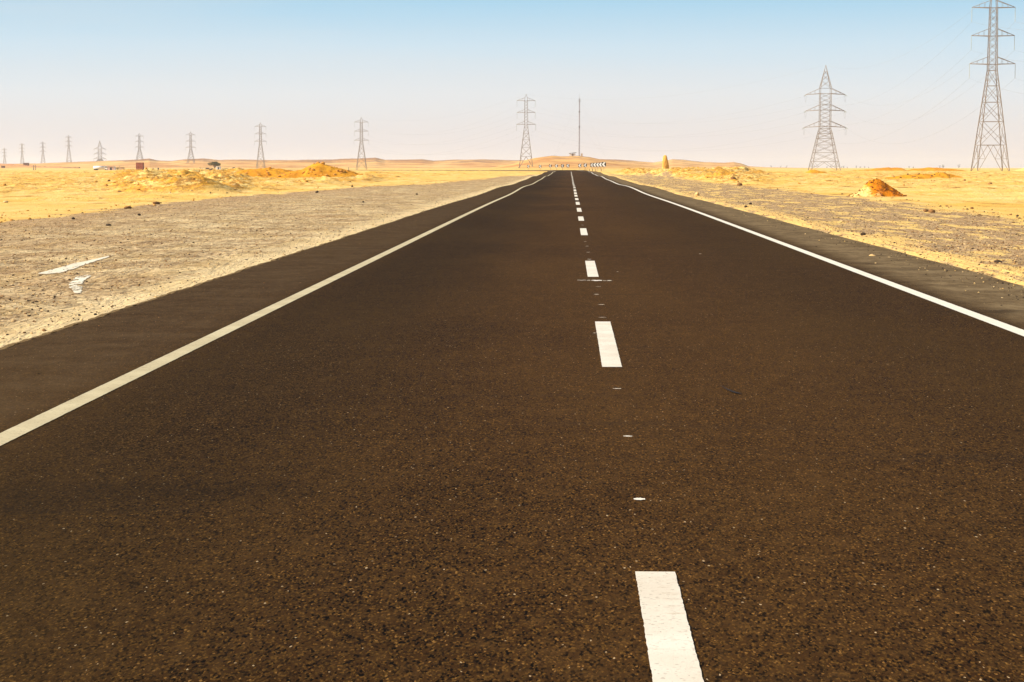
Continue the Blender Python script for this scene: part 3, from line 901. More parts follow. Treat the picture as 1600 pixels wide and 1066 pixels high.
# mounds -------------------------------------------------------------
def mat_mound():
    m, nt, b = new_mat('dumped_earth'); k = NB(nt)
    p = k.objpos(); x, y, z = k.xyz(p)
    n1 = k.noise(1.6, 5, .7, vec=p); n2 = k.noise(9, 5, .75, vec=p)
    o = k.mix(k.rng(n1, .4, .6), (.70, .24, .012), (.56, .155, .010))
    o = k.mix(k.rng(n2, .62, .72, 0, .6), o, (.34, .09, .012))
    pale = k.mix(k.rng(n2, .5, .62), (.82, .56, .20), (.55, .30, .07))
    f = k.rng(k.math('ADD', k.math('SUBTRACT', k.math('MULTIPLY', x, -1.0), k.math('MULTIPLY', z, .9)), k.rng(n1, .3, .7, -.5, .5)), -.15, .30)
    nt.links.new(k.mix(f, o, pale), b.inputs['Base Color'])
    b.inputs['Roughness'].default_value = .97; b.inputs['Specular IOR Level'].default_value = .05
    nt.links.new(k.bump(n2, .06, .9), b.inputs['Normal'])
    return m
def mat_heap():
    m, nt, b = new_mat('yellow_spoil'); k = NB(nt)
    n1 = k.noise(.35, 5, .7); n2 = k.noise(2.2, 5, .75)
    o = k.mix(k.rng(n1, .40, .60), (.66, .30, .025), (.54, .215, .02))
    o = k.mix(k.rng(n2, .58, .70, 0, .6), o, (.30, .10, .015))
    o = k.mix(k.rng(n2, .30, .42, .5, 0), o, (.78, .46, .09))
    nt.links.new(o, b.inputs['Base Color']); b.inputs['Roughness'].default_value = .97; b.inputs['Specular IOR Level'].default_value = .05
    nt.links.new(k.bump(n2, .12, .9), b.inputs['Normal'])
    return m
M['mound'] = mat_mound(); M['heap'] = mat_heap()

def mound(X0, Y0, hw, hd, H, sil, mat, name, label, seed, cat='mound', amp=.06, nrock=0, rmat=None, group=None):
    """sil(u) = height fraction over u in -1..1 across the view; a heap of loose earth"""
    n = 110; V, Fs = [], []
    u, w = np.meshgrid(np.linspace(-1.05, 1.05, n), np.linspace(-1.05, 1.05, 60), indexing='ij')
    X = u * hw; Y = w * hd
    r = np.clip(1 - np.abs(w) ** 1.25, 0, 1)
    zz = np.interp(u, [s[0] for s in sil], [s[1] for s in sil]) * H * r
    ns = (fbm(X / (hw * .22) + 3, Y / (hw * .22), seed, 4, .6) - .5) * amp * 2 * sm(0, .15 * H, zz)
    g = height((X + X0).ravel(), (Y + Y0).ravel()).reshape(X.shape)
    z0 = hz(X0, Y0)
    lift = np.where((np.abs(u) < 1) & (np.abs(w) < 1), 0, 0)
    Z = np.minimum(g, z0 + .05) - z0 - .12 + zz + ns + lift
    V = np.stack([X.ravel(), Y.ravel(), Z.ravel()], 1)
    idx = np.arange(n * 60).reshape(n, 60)
    Fq = np.stack([idx[:-1, :-1], idx[1:, :-1], idx[1:, 1:], idx[:-1, 1:]], -1).reshape(-1, 4)
    t = thing(name, (X0, Y0, z0), label, cat, group)
    mesh_obj('earth', V, Fq, mat, t, smooth=True)
    if nrock:
        rr = np.random.default_rng(seed)
        P, FF, o = [], [], 0
        for i in range(nrock):
            a = rr.uniform(-.85, .9); b_ = rr.uniform(-.9, .3)
            i0 = int((a + 1.05) / 2.1 * (n - 1)); j0 = int((b_ + 1.05) / 2.1 * 59)
            if zz[i0, j0] < .08 * H: continue
            s = hw * (.008 + .022 * rr.uniform() ** 4)
            v = IV * (1 + rr.uniform(-.3, .3, (12, 1))) * s * np.array([1.2, 1, .8]) + np.array([X[i0, j0], Y[i0, j0], Z[i0, j0] + s * .4])
            P.append(v); FF.append(IF + o); o += 12
        q = mesh_obj('stones', np.concatenate(P), np.concatenate(FF), rmat, t); q['kind'] = 'stuff'
    return t
Ym = Yrow(305) ; Xm = at(1369, 262, Ym)[0]
SIL = [(-1.05, 0), (-1, 0), (-.75, .14), (-.5, .36), (-.3, .66), (-.15, .90), (0, 1.0), (.14, .95), (.27, .78), (.5, .52), (.75, .24), (1, 0), (1.05, 0)]
mound(Xm - .05, Ym, 1.78, 1.3, 1.02, SIL, M['mound'], 'earth_mound', 'orange earth mound dotted with stones beside the right verge', 5, amp=.10, nrock=420, rmat=simple('clod', (.26, .10, .025), .95, .3, 5))
Yh = 205.; Xh = at(500, 262, Yh)[0]
S2 = [(-1.05, 0), (-1, 0), (-.7, .2), (-.45, .48), (-.25, .66), (-.08, .98), (0, 1.0), (.12, .88), (.35, .62), (.6, .33), (.85, .10), (1, 0), (1.05, 0)]
mound(Xh, Yh, 7.0, 4.5, 1.62, S2, M['heap'], 'sand_heap', 'tallest pointed heap of yellow sand on the left', 8, amp=.10, nrock=90, rmat=M['clod'])
Yh = 222.; Xh = at(422, 262, Yh)[0]
S3 = [(-1.05, 0), (-1, 0), (-.75, .35), (-.5, .78), (-.2, .96), (0, 1.0), (.25, .93), (.5, .70), (.8, .3), (1, 0), (1.05, 0)]
mound(Xh, Yh, 6.2, 4.5, 1.22, S3, M['heap'], 'sand_heap', 'rounded heap of yellow sand left of the pointed heap', 18, amp=.10, nrock=80, rmat=M['clod'])
Yh = 260.; Xh = at(1460, 262, 520)[0] * 0 + at(1455, 262, 420)[0]
mound(at(1605, 262, 420)[0], 420., 4.2, 3.0, 1.15, S2, M['mound'], 'earth_mound', 'small orange mound at the right frame edge behind the tall pylon', 28, amp=.08)
mound(at(1462, 262, 460)[0], 460., 8.5, 4.0, .95, S3, M['heap'], 'sand_heap', 'long low sand bank left of the tall pylon', 38, amp=.2)
mound(at(1368, 262, 620)[0], 620., 10.5, 5.0, 1.35, [(-1.05, 0), (-1, 0), (-.5, .35), (0, .7), (.4, 1), (.8, .8), (.95, .3), (1, 0), (1.05, 0)], M['heap'], 'sand_heap', 'long pale sand bank right of the angle pylon', 48, amp=.2)
mound(at(1277, 262, 300)[0], 300., 2.2, 3.0, .75, [(-1.05, 0), (-1, 0), (-.5, .9), (-.2, 1), (.3, .6), (1, 0), (1.05, 0)], M['heap'], 'sand_heap', 'small dark sand hump in front of the angle pylon', 58, amp=.08)
mound(at(1440, 262, 200)[0], 200., 4.6, 3.0, .62, [(-1.05, 0), (-1, 0), (-.5, .6), (0, .8), (.5, 1), (.8, .5), (1, 0), (1.05, 0)], M['heap'], 'sand_heap', 'broken sand hummock beyond the orange earth mound', 68, amp=.14, nrock=60, rmat=M['rock_brown'])

# ------------------------------------------------------------------ pylons
def lattice_face(mb, c0, c1, z0, z1, w, style='x'):
    """bracing between two corner functions (points at z0 and z1)"""
    (a0, b0), (a1, b1) = c0, c1
    mb.bar(a0, b1, w); mb.bar(b0, a1, w); mb.bar(a1, b1, w)

def pylon(px, Y_, top_row, kind, label, group, detail=2):
    X_ = at(px, 262, Y_)[0]; zb = hz(X_, Y_) - .3
    ztop = EYE + (262 - top_row) / FPX * Y_
    H = ztop - zb
    nm = 'electricity_pylon'
    t = thing(nm, (X_, Y_, zb), label, 'pylon', group)
    th = .78 if Y_ < 700 else (.86 if Y_ < 1000 else 1.0 + max(0, (Y_ - 900)) / 5500)
    if kind == 'suspension':
        peak, pitch, arm, bw, hb = 3.9, 7.15, 5.5, 1.05, 4.1
    else:
        peak, pitch, arm, bw, hb = 12.4, 7.15, 8.6, 2.35, 6.4
    z1 = H - peak; z2 = z1 - pitch; z3 = z2 - pitch; zw = z3 - (1.6 if kind == 'suspension' else 1.0)
    lw = .23
    bwz = lambda z: hb + (bw * 1.05 - hb) * (z / zw) if z < zw else (bw * 1.05 - (bw * .22) * (z - zw) / (z1 - zw) if kind == 'suspension' else bw * 1.0)
    corner = lambda sx, sy, z: (sx * bwz(z), sy * bwz(z), z)
    mat = M['steel']
    lo = [0, zw * .27, zw * .50, zw * .69, zw * .85, zw]
    if kind != 'suspension': lo = [0, zw * .23, zw * .44, zw * .62, zw * .77, zw * .89, zw]
    # four main legs up to the top crossarm
    for sx in (-1, 1):
        for sy in (-1, 1):
            g = MB()
            for a, b_ in zip(lo[:-1], lo[1:]): g.bar(corner(sx, sy, a), corner(sx, sy, b_), lw * th * (1 if a < zw * .8 else .85))
            g.bar(corner(sx, sy, zw), corner(sx, sy, z1 + .3), lw * .75 * th)
            g.box(sx * hb - .5, sx * hb + .5, sy * hb - .5, sy * hb + .5, -.6, .35)
            g.build('leg', mat, t)
    g = MB()
    faces = [((-1, -1), (1, -1)), ((1, -1), (1, 1)), ((1, 1), (-1, 1)), ((-1, 1), (-1, -1))]
    wbr = .105 * th
    for (p, q) in faces:
        for i, (a, b_) in enumerate(zip(lo[:-1], lo[1:])):
            A0, B0, A1, B1 = corner(*p, a), corner(*q, a), corner(*p, b_), corner(*q, b_)
            if i == 0:   # open bottom panel: an inverted V and a cross bar
                mid = tuple((u + v) / 2 for u, v in zip(A1, B1))
                g.bar(A0, mid, wbr * 1.1); g.bar(B0, mid, wbr * 1.1); g.bar(A1, B1, wbr * 1.2)
                for S_, E_ in ((A0, A1), (B0, B1)):
                    m1 = tuple((u * .5 + v * .5) for u, v in zip(S_, mid)); g.bar(m1, tuple(u * .5 + v * .5 for u, v in zip(S_, E_)), wbr * .8); g.bar(m1, E_, wbr * .8)
            else:
                g.bar(A0, B1, wbr); g.bar(B0, A1, wbr); g.bar(A1, B1, wbr)
                if detail > 1:
                    c = tuple((u + v + w + x) / 4 for u, v, w, x in zip(A0, B0, A1, B1))
                    g.bar(tuple((u + v) / 2 for u, v in zip(A0, A1)), tuple(u * .5 + v * .5 for u, v in zip(A0, c)), wbr * .7)
                    g.bar(tuple((u + v) / 2 for u, v in zip(B0, B1)), tuple(u * .5 + v * .5 for u, v in zip(B0, c)), wbr * .7)
        nb = 9 if kind == 'suspension' else 8
        zs = np.linspace(zw, z1, nb + 1)
        for i, (a, b_) in enumerate(zip(zs[:-1], zs[1:])):
            g.bar(corner(*p, a), corner(*q, b_), wbr * .8); g.bar(corner(*q, a), corner(*p, b_), wbr * .8)
    for zz in (z1, z2, z3):
        for (p, q) in faces: g.bar(corner(*p, zz), corner(*q, zz), wbr)
    g.build('bracing', mat, t)
    g = MB(); pk = (0, 0, H)
    if kind == 'suspension':
        zt = z1 + 1.9
        for sx in (-1, 1):
            for sy in (-1, 1): g.bar(corner(sx, sy, z1), (sx * .7, sy * .7, zt), .18 * th); g.bar((sx * .7, sy * .7, zt), pk, .14 * th)
    else:
        zt = z1 + 1.8
        for sx in (-1, 1):
            for sy in (-1, 1):
                g.bar(corner(sx, sy, z1), corner(sx, sy, zt + .8), .2 * th); g.bar(corner(sx, sy, zt + .8), pk, .2 * th, .12 * th)
        for (p, q) in faces:
            for a, b_ in ((0, .3), (.3, .55), (.55, .75)):
                f = lambda c, s: tuple(u * (1 - s) + v * s for u, v in zip(corner(*c, zt + .8), pk))
                g.bar(f(p, a), f(q, b_), .09 * th); g.bar(f(q, a), f(p, b_), .09 * th)
    g.build('peak', mat, t)
    tips = []
    for k_, zz in enumerate((z1, z2, z3)):
        for s in (-1, 1):
            g = MB(); b0 = bwz(zz); al = arm * (1.06 if k_ == 2 else 1.0)
            up = 1.9 if kind == 'suspension' else 2.3
            if kind == 'suspension':
                tip = (s * al, 0, zz + .12)
                for sy in (-1, 1):
                    g.bar((s * b0, sy * b0, zz), tip, .17 * th); g.bar((s * bwz(zz + up) if k_ else s * .7, sy * .7, zz + up), tip, .12 * th)
                    for f, f2 in ((.3, .3), (.6, .6)):
                        lo_ = [u * (1 - f) + v * f for u, v in zip((s * b0, sy * b0, zz), tip)]; hi_ = [u * (1 - f2) + v * f2 for u, v in zip((s * .8, sy * .7, zz + up), tip)]
                        g.bar(lo_, hi_, .06 * th)
            else:
                tip = (s * al, 0, zz - .45)
                for sy in (-1, 1):
                    g.bar((s * b0, sy * b0, zz), tip, .2 * th); g.bar((s * b0, sy * b0, zz + up), tip, .16 * th)
                    for f in (.35, .65):
                        lo_ = [u * (1 - f) + v * f for u, v in zip((s * b0, sy * b0, zz), tip)]; hi_ = [u * (1 - f) + v * f for u, v in zip((s * b0, sy * b0, zz + up), tip)]
                        g.bar(lo_, hi_, .08 * th)
                    g.bar((s * b0, sy * b0, zz + up), (-s * b0, sy * b0, zz + up), .08 * th)
            arm_o = g.build('crossarm', mat, t)
            if kind == 'suspension':
                g = MB(); L = 3.7
                ns = 10
                g.bar(tip, (tip[0], 0, tip[2] - L), .10 * th, n=6)
                for q in range(ns):
                    z_ = tip[2] - .35 - q * (L - .7) / (ns - 1)
                    g.bar((tip[0], 0, z_ - .09), (tip[0], 0, z_ + .09), .26 * th, .12 * th, n=8)
                g.build('insulator', M['glass_ins'], t)
                tips.append([(X_ + tip[0], Y_, zb + tip[2] - L)] * 2)
            else:
                e = []
                for sy in (-1, 1):
                    g = MB(); d = Vector((.12 * s, sy * 1, -.22)).normalized(); L = 3.2
                    a = Vector(tip); g.tube([a, a + d * L], .06 * th, 6)
                    for q in range(9):
                        c = a + d * (.35 + q * .32); g.bar(c - d * .06, c + d * .06, .26 * th, .16 * th, n=8)
                    g.build('insulator', M['glass_ins'], t); end = a + d * L
                    e.append((X_ + end.x, Y_ + end.y, zb + end.z))
                g = MB(); pts = []
                for q in range(9):
                    f = q / 8; pts.append((tip[0], (f - .5) * 6.2, tip[2] - .7 - 2.6 * math.sin(math.pi * f)))
                g.tube(pts, .03 * th, 4); g.build('jumper_cable', M['cable'], t)
                tips.append(e)
    tips.append([(X_, Y_, ztop)] * 2)
    return tips

GP = 'pylons of the power line crossing the desert'
PY = [(1547, 500, -5.5, 'suspension', 'tallest nearest pylon, its top cut by the right frame corner'),
      (1288, 852, 104.6, 'angle', 'second pylon from the right, with wide arms and a long pointed peak'),
      (822, 1170, 148.8, 'suspension', 'pylon just left of the road end, with hanging insulators'),
      (565, 1520, 184, 'suspension', 'pylon standing right of the pointed sand heap'),
      (407.5, 1860, 192, 'suspension', 'pylon rising behind the rounded sand heap'),
      (298.5, 2190, 206, 'suspension', 'pylon left of the acacia tree'),
      (218.5, 2500, 208.5, 'suspension', 'pylon directly behind the red water tank'),
      (156.5, 2820, 219.5, 'angle', 'short wide-armed pylon behind the white tanker'),
      (108, 3130, 211, 'suspension', 'faint pylon left of the wide-armed far one'),
      (67.5, 3460, 221, 'suspension', 'very faint pylon between two others above the brown shed'),
      (35, 3800, 223.5, 'suspension', 'very faint pylon second from the left frame edge'),
      (7.5, 4150, 231, 'suspension', 'faintest pylon at the left frame edge')]
ends = [pylon(*p, GP, 2 if p[1] < 1300 else 1) for p in PY]

def cable(a, b_, sag, label, r=.03, group='power cables between the pylons'):
    a = Vector(a); b_ = Vector(b_); g = MB(); pts = []
    for i in range(25):
        f = i / 24; p = a.lerp(b_, f); p.z -= 4 * sag * f * (1 - f); pts.append(p)
    g.tube(pts, r, 5)
    o = g.build('power_cable', M['cable'], None, True)
    return tag(o, label, 'power cable', group)
NMS = ['top left', 'top right', 'middle left', 'middle right', 'bottom left', 'bottom right', 'earth']
SP = ['from the tallest pylon back to the angle pylon', 'from the angle pylon to the one at the road end', 'left of the pylon at the road end']
for i in range(3):
    for k_ in range(7):
        cable(ends[i][k_][1], ends[i + 1][k_][0], 11 if k_ < 6 else 8, f'{NMS[k_]} cable {SP[i]}', .015 + .003 * i)
e0 = ends[0]
for k_ in range(7):
    p = e0[k_][0]; q = (p[0] + 3, p[1] - 350, p[2] - .5)
    cable(q, p, 11, f'{NMS[k_]} cable leaving the tallest pylon out of frame', .014)

# ------------------------------------------------------------------ chevron boards
def chevron(px, row, Y_, size, i, label):
    p = at(px, row, Y_); X_ = p[0]; z0 = hz(X_, Y_) - .2
    t = thing('chevron_sign', (X_, Y_, z0), label, 'road sign', 'chevron boards round the bend', rz=math.atan2(-X_, Y_) * -1 * 0 + random.uniform(-.12, .12))
    zc = p[2] - z0; h = size / 2; w = size * .46
    g = MB(); g.bar((-w * .0, .05, 0), (0, .05, zc + h * .8), .09, n=8); g.build('post', M['steel'], t)
    g = MB(); g.box(-w, w, -.02, .01, zc - h, zc + h); pan = g.build('panel', M['black'], t)
    # white arrowhead pointing left, proud of the panel by 3 mm
    xl, xm = -w * .96, -w * .05
    pts = [(xl, 0), (xm, h * .95), (xm + w * .95, h * .95), (xl + w * 1.05, 0), (xm + w * .95, -h * .95), (xm, -h * .95)]
    V = [(x, -.025, zc + z) for x, z in pts] + [(x, -.0205, zc + z) for x, z in pts]
    Fs = [(0, 1, 2, 3), (0, 3, 4, 5), (6, 9, 8, 7), (6, 11, 10, 9)] + [(a, (a + 1) % 6, (a + 1) % 6 + 6, a + 6) for a in range(6)]
    mesh_obj('chevron', V, Fs, M['signwhite'], pan)
CH = [(943.5, 257, 430, 'nearest and largest, at the right end of the row'), (938.5, 257.3, 446, 'second from the right end'), (934, 257.5, 461, 'third from the right end'),
      (929.5, 257.7, 478, 'fourth from the right end'), (925, 258, 496, 'fifth from the right end'), (914.5, 258.3, 520, 'right one of the pair right of the mast'),
      (906, 258.8, 545, 'below the tall mast'), (887.5, 259, 580, 'first left of the mast'), (879, 259.3, 603, 'second left of the mast'),
      (869.5, 259.3, 625, 'third left of the mast'), (860, 259.3, 645, 'fourth left of the mast'), (844, 260, 672, 'second from the left end'), (825.5, 260, 700, 'leftmost, at the foot of the pylon')]
for i, (px, r_, Y_, lab) in enumerate(CH):
    chevron(px, r_, Y_, 1.02 if i == 0 else .92, i, 'black board with white arrowhead, ' + lab)

# small posts
def post(px, row_top, Y_, w, label, mat='steel_dark'):
    p = at(px, row_top, Y_); z0 = hz(p[0], Y_) - .15
    g = MB(); g.bar((0, 0, 0), (0, 0, p[2] - z0), w, w * .8, 8); g.bar((0, 0, p[2] - z0), (0, 0, p[2] - z0 + w * .5), w * 1.25, w * .7, 8)
    o = g.build('marker_post', M[mat]); o.location = (p[0], Y_, z0)
    return tag(o, label, 'post', 'posts standing in the sand')
post(544.6, 262, 330, .10, 'short dark post right of the pointed heap')
post(52.5, 259.2, 1100, .5, 'left one of two stubby posts right of the brown shed')
post(55.6, 258.6, 1100, .4, 'right one of two stubby posts right of the brown shed')
for i, px in enumerate((914, 917, 921, 926, 931, 940)):
    post(px, 264.6, 432 + i, .16, 'low brown post at the roadside under the chevron boards', 'rock_brown')

# ------------------------------------------------------------------ mast and shelter on the hill
def mast():
    Y_ = 1447.; p = at(905, 244, Y_); z0 = hz(p[0], Y_) - .5
    H = EYE + (262 - 148) / FPX * Y_ - z0
    t = thing('radio_mast', (p[0], Y_, z0), 'slender guyed lattice mast on the hill above the road end', 'mast')
    g = MB(); w = .42
    cs = [(w, 0), (-w * .5, w * .87), (-w * .5, -w * .87)]
    for c in cs: g.bar((*c, 0), (*c, H - 3.5), .19)
    n = 34
    for i in range(n):
        a, b_ = (H - 3.5) * i / n, (H - 3.5) * (i + 1) / n
        for k_ in range(3):
            g.bar((*cs[k_], a), (*cs[(k_ + 1) % 3], b_), .12)
    g.build('shaft', M['mast'], t)
    g = MB(); g.bar((0, 0, H - 3.5), (0, 0, H), .16, .08, 6)
    for a in range(3): g.box(.5 * math.cos(a * 2.1) - .14, .5 * math.cos(a * 2.1) + .14, .5 * math.sin(a * 2.1) - .1, .5 * math.sin(a * 2.1) + .1, H - 6.5, H - 4.2)
    g.build('antenna', M['roofgrey'], t)
    for zz in (H * .47, H * .71):
        g = MB(); g.box(-.8, .8, -.1, .1, zz - .15, zz + .15); g.box(-.35, .35, -.7, -.4, zz - .5, zz + .6); g.build('antenna_bracket', M['roofgrey'], t)
    for a in range(3):
        g = MB()
        for zz in (H * .5, H * .95):
            g.bar((0, 0, zz), (22 * math.cos(a * 2.09 + .5), 22 * math.sin(a * 2.09 + .5), .6), .03)
        g.build('guy_wire', M['cable'], t)
    g = MB(); g.box(1.2, 2.6, -1, 1, -1, 2.0, .05); g.box(1.1, 2.7, -1.1, 1.1, 2.0, 2.15); g.build('equipment_cabin', M['beige'], t)
mast()
def shelter():
    Y_ = 1447.; p = at(895, 244, Y_); z0 = hz(p[0], Y_) - .4
    t = thing('shelter', (p[0], Y_, z0), 'white open shelter under a tilted grey roof beside the mast', 'shelter')
    zt = EYE + (262 - 238.8) / FPX * Y_ - z0
    g = MB(); g.add([(-2.9, -1.8, zt - .9), (2.7, -1.8, zt - .1), (2.7, 1.8, zt - .1), (-2.9, 1.8, zt - .9), (-2.9, -1.8, zt - .5), (2.7, -1.8, zt + .3), (2.7, 1.8, zt + .3), (-2.9, 1.8, zt - .5)],
                   [(3, 2, 1, 0), (4, 5, 6, 7), (0, 1, 5, 4), (1, 2, 6, 5), (2, 3, 7, 6), (3, 0, 4, 7)]); g.build('roof', M['roofgrey'], t)
    g = MB(); g.box(-2.4, -.5, -1.4, 1.4, -.6, zt - .95); g.build('wall', M['whitewash'], t)
    g = MB(); g.box(.5, 2.0, -1.4, 1.4, -.6, zt - .6); g.build('wall', M['whitewash'], t)
    g = MB(); g.box(-.5, .5, .6, 1.3, -.6, zt - .8); g.build('back_wall', M['beige'], t)
shelter()

# ------------------------------------------------------------------ vegetation
def tree(px, base_row, Y_, w, h, label, mat, seed, flat=True, trunk=.35, group=None, n=900, name='acacia_tree', cat='tree', z=None, lean=0):
    X_ = at(px, 262, Y_)[0]; z0 = hz(X_, Y_) - .1 if z is None else z
    r_ = random.Random(seed)
    t = thing(name, (X_, Y_, z0), label, cat, group)
    g = MB(); fork = h * trunk
    g.bar((0, 0, 0), (lean * .3, 0, fork), w * .055, w * .04, 7)
    cl = []
    for i in range(9):
        a = i * .7 + r_.uniform(-.2, .2); rad = w * .36 * r_.uniform(.35, 1)
        e = (lean * .5 + rad * math.cos(a * 1.0), rad * math.sin(a), h * (r_.uniform(.62, .9) if flat else r_.uniform(.35, .92)))
        m_ = (e[0] * .45, e[1] * .45, fork + (e[2] - fork) * .6)
        g.bar((lean * .3, 0, fork * .95), m_, w * .030, w * .02, 5); g.bar(m_, e, w * .02, w * .008, 5)
        cl.append((e, w * r_.uniform(.15, .25)))
    g.build('trunk', M['bark'], t)
    V, Fs = [], []
    for i in range(n):
        (c, cr_) = cl[r_.randrange(len(cl))]
        while True:
            d = Vector((r_.uniform(-1, 1), r_.uniform(-1, 1), r_.uniform(-1, 1)))
            if .15 < d.length < 1: break
        p = Vector(c) + Vector((d.x * cr_, d.y * cr_, d.z * cr_ * (.55 if flat else .9)))
        s = w * .030 * r_.uniform(.5, 1.2)
        u = Vector((r_.uniform(-1, 1), r_.uniform(-1, 1), r_.uniform(-.5, .5))).normalized(); v = u.orthogonal().normalized()
        v = (Matrix.Rotation(r_.uniform(0, 6.28), 3, u) @ v)
        o = len(V); V += [tuple(p - u * s), tuple(p - v * s * .6), tuple(p + u * s), tuple(p + v * s * .6)]; Fs.append((o, o + 1, o + 2, o + 3))
    mesh_obj('crown', V, Fs, mat, t)
    return t
DL = 1150.
tree(335.5, 266, DL, 8.2, 5.0, 'spreading olive-green acacia tree above the white hut', M['leaf'], 3, True, .3, None, 2600)
tree(313, 267, DL - 8, 1.5, 2.2, 'small dark upright bush left of the acacia tree', M['leaf'], 4, False, .1, None, 500, 'bush', 'bush')
tree(352, 267, DL - 8, 5.0, .9, 'low brown scrub right of the white hut', M['leaf'], 14, True, .1, None, 500, 'bush', 'bush')
tree(184, 266, DL, 3.0, 1.9, 'olive bush beside the white wall among the far huts', M['leaf'], 5, False, .1, None, 800, 'bush', 'bush')
tree(188.5, 266, DL + 6, 2.4, 2.6, 'taller dark bush behind the beige hut', M['leaf'], 6, False, .15, None, 800, 'bush', 'bush')
tree(194.5, 266, DL, 1.8, 1.9, 'dark bush at the right end of the far huts', M['leaf'], 7, False, .1, None, 500, 'bush', 'bush')
FT = [(1318, 4.4), (1315, 3.2), (1338, 4.6), (1344, 3.6), (1351, 3.4), (1324, 2.6), (1292, 3.5), (1357, 2.4), (1473.5, 6.2), (1468.5, 4.4), (1498.3, 6.4), (1420.5, 3.8), (1427, 3.2), (1522, 3.2), (1527, 3.6), (1205, 4.4), (1220, 3.6), (1229, 4.2), (1163, 3.2)]
FL = {1473.5: 'round dark tree left of the lone far tree', 1498.3: 'lone round dark tree left of the tall pylon', 1205: 'tiny dark tree just right of the hills', 1420.5: 'tiny thin tree between the far tree row and the round trees',
      1338: 'tallest tree of the row right of the angle pylon', 1292: 'tiny tree seen through the legs of the angle pylon', 1163: 'tiny tree on the end of the hills'}
for i, (px, hp) in enumerate(FT):
    Yt = 2300. + 40 * (i % 4)
    zt = hz(at(px, 262, Yt)[0], Yt) - .3
    H_ = EYE + (262 - (263.6 - hp)) / FPX * Yt - zt
    tree(px, 263, Yt, H_ * .8, H_ * 1.1, FL.get(px, 'tiny dark tree on the far right horizon'), M['leaf_far'], 50 + i, False, .2, 'trees on the far right horizon', 520, 'tree', 'tree')

# ------------------------------------------------------------------ far settlement on the left
def place(px, Y_=DL, sink=.1):
    X_ = at(px, 262, Y_)[0]; return (X_, Y_, hz(X_, Y_) - sink)
def zrow(row, Y_, z0): return EYE + (262 - row) / FPX * Y_ - z0
def find_ground(px, row, Y0=800., Y1=2700.):
    r = ray(px, row); a = np.arange(Y0, Y1, 4.0)
    zr = EYE + r[2] * a / r[1]; g = height(a * r[0] / r[1], a)
    k = np.nonzero(g >= zr)[0]
    Yg = float(a[k[0]]) if len(k) else Y1
    return (r[0] / r[1] * Yg, Yg, hz(r[0] / r[1] * Yg, Yg))
def wheel(mb, x, y, r, w=.3):
    mb.bar((x, y - w / 2, r), (x, y + w / 2, r), r * 2, n=14)

def tanker():
    p = place(156.5); t = thing('tanker_truck', p, 'long white tanker truck parked left of the far huts', 'truck')
    g = MB(); g.bar((-3.9, 0, 1.75), (2.6, 0, 1.75), 1.9, n=16); g.bar((-4.05, 0, 1.75), (-3.9, 0, 1.75), 1.3, 1.9, 16); g.build('tank', M['whitewash'], t, True)
    g = MB(); g.box(-3.9, 4.2, -.5, .5, .62, .85); g.build('chassis', M['roofgrey'], t)
    g = MB(); g.box(3.0, 4.6, -1.1, 1.1, .75, 2.6, .12); cab = g.build('cab', M['whitewash'], t)
    g = MB(); g.box(3.3, 4.2, -1.13, -1.0, 1.75, 2.35); g.build('window', M['windowdark'], cab)
    for x in (-3.1, -1.9, 3.6):
        for y_ in (-1, 1):
            g = MB(); wheel(g, x, y_ * .9, .48); g.build('wheel', M['tyre'], t)
tanker()
def hut(px, w, d, h, mat, label, roof='roofgrey', name='hut', door=True, Y_=DL, over=.25, window=False, cat='hut', row=None):
    p = place(px, Y_) if row is None else find_ground(px, row); q_ = 1 if row is None else p[1] / Y_; w *= q_; d *= q_; h *= q_
    t = thing(name, p, label, cat)
    g = MB(); g.box(-w / 2, w / 2, -d / 2, d / 2, -.3, h); g.build('wall', M[mat], t)
    g = MB(); g.box(-w / 2 - over, w / 2 + over, -d / 2 - over, d / 2 + over, h, h + .16); g.build('roof', M[roof], t)
    if door:
        g = MB(); g.box(-.1 * w, .22 * w, -d / 2 - .03, -d / 2 + .05, 0, h * .78); g.build('door', M['windowdark'], t)
    if window:
        g = MB(); g.box(-.42 * w, -.22 * w, -d / 2 - .03, -d / 2 + .05, h * .45, h * .75); g.build('window', M['windowdark'], t)
    return t
hut(168.2, 1.5, 2, 2.6, 'whitewash', 'narrow white hut with a pale roof beside the tanker', 'whitewash', window=False)
hut(173.5, 3.6, 2.5, 2.3, 'pink', 'low pinkish hut with brown doorway', 'beige')
hut(179.2, 1.3, 2.2, 2.1, 'whitewash', 'small bright white block right of the pinkish hut', 'whitewash', door=False)
hut(190, 1.9, 2.0, 2.0, 'beige', 'beige hut among the dark bushes', 'beige', door=False)
hut(341.5, 2.5, 2.4, 2.45, 'whitewash', 'white hut with dark doorway under the acacia tree', 'whitewash', Y_=DL - 6)
hut(316, .7, .7, 1.1, 'whitewash', 'tiny cream kiosk beside the small dark bush', 'whitewash', door=False, Y_=DL - 6, over=.05, cat='kiosk', name='kiosk')
hut(41, 2.9, 2, 1.6, 'brownbox', 'dark brown shed on the slope at far left', 'brownbox', door=False, Y_=1100., over=.08, name='shed', cat='shed', row=259.3)
hut(5, 1.6, 1.5, 1.1, 'brownbox', 'small brown shed by the left frame edge', 'brownbox', door=False, Y_=1050., over=.05, name='shed', cat='shed', row=262.8)
hut(375.5, 1.9, 1.6, .9, 'pink', 'low pale box right of the dark crate beyond the heaps', 'beige', door=False, Y_=1500., over=.05, name='shed', cat='shed', row=264.6)
hut(239, 1.1, 1, 1.0, 'brownbox', 'small brown crate right of the red water tank', 'brownbox', door=False, Y_=DL, over=.03, name='shed', cat='shed')
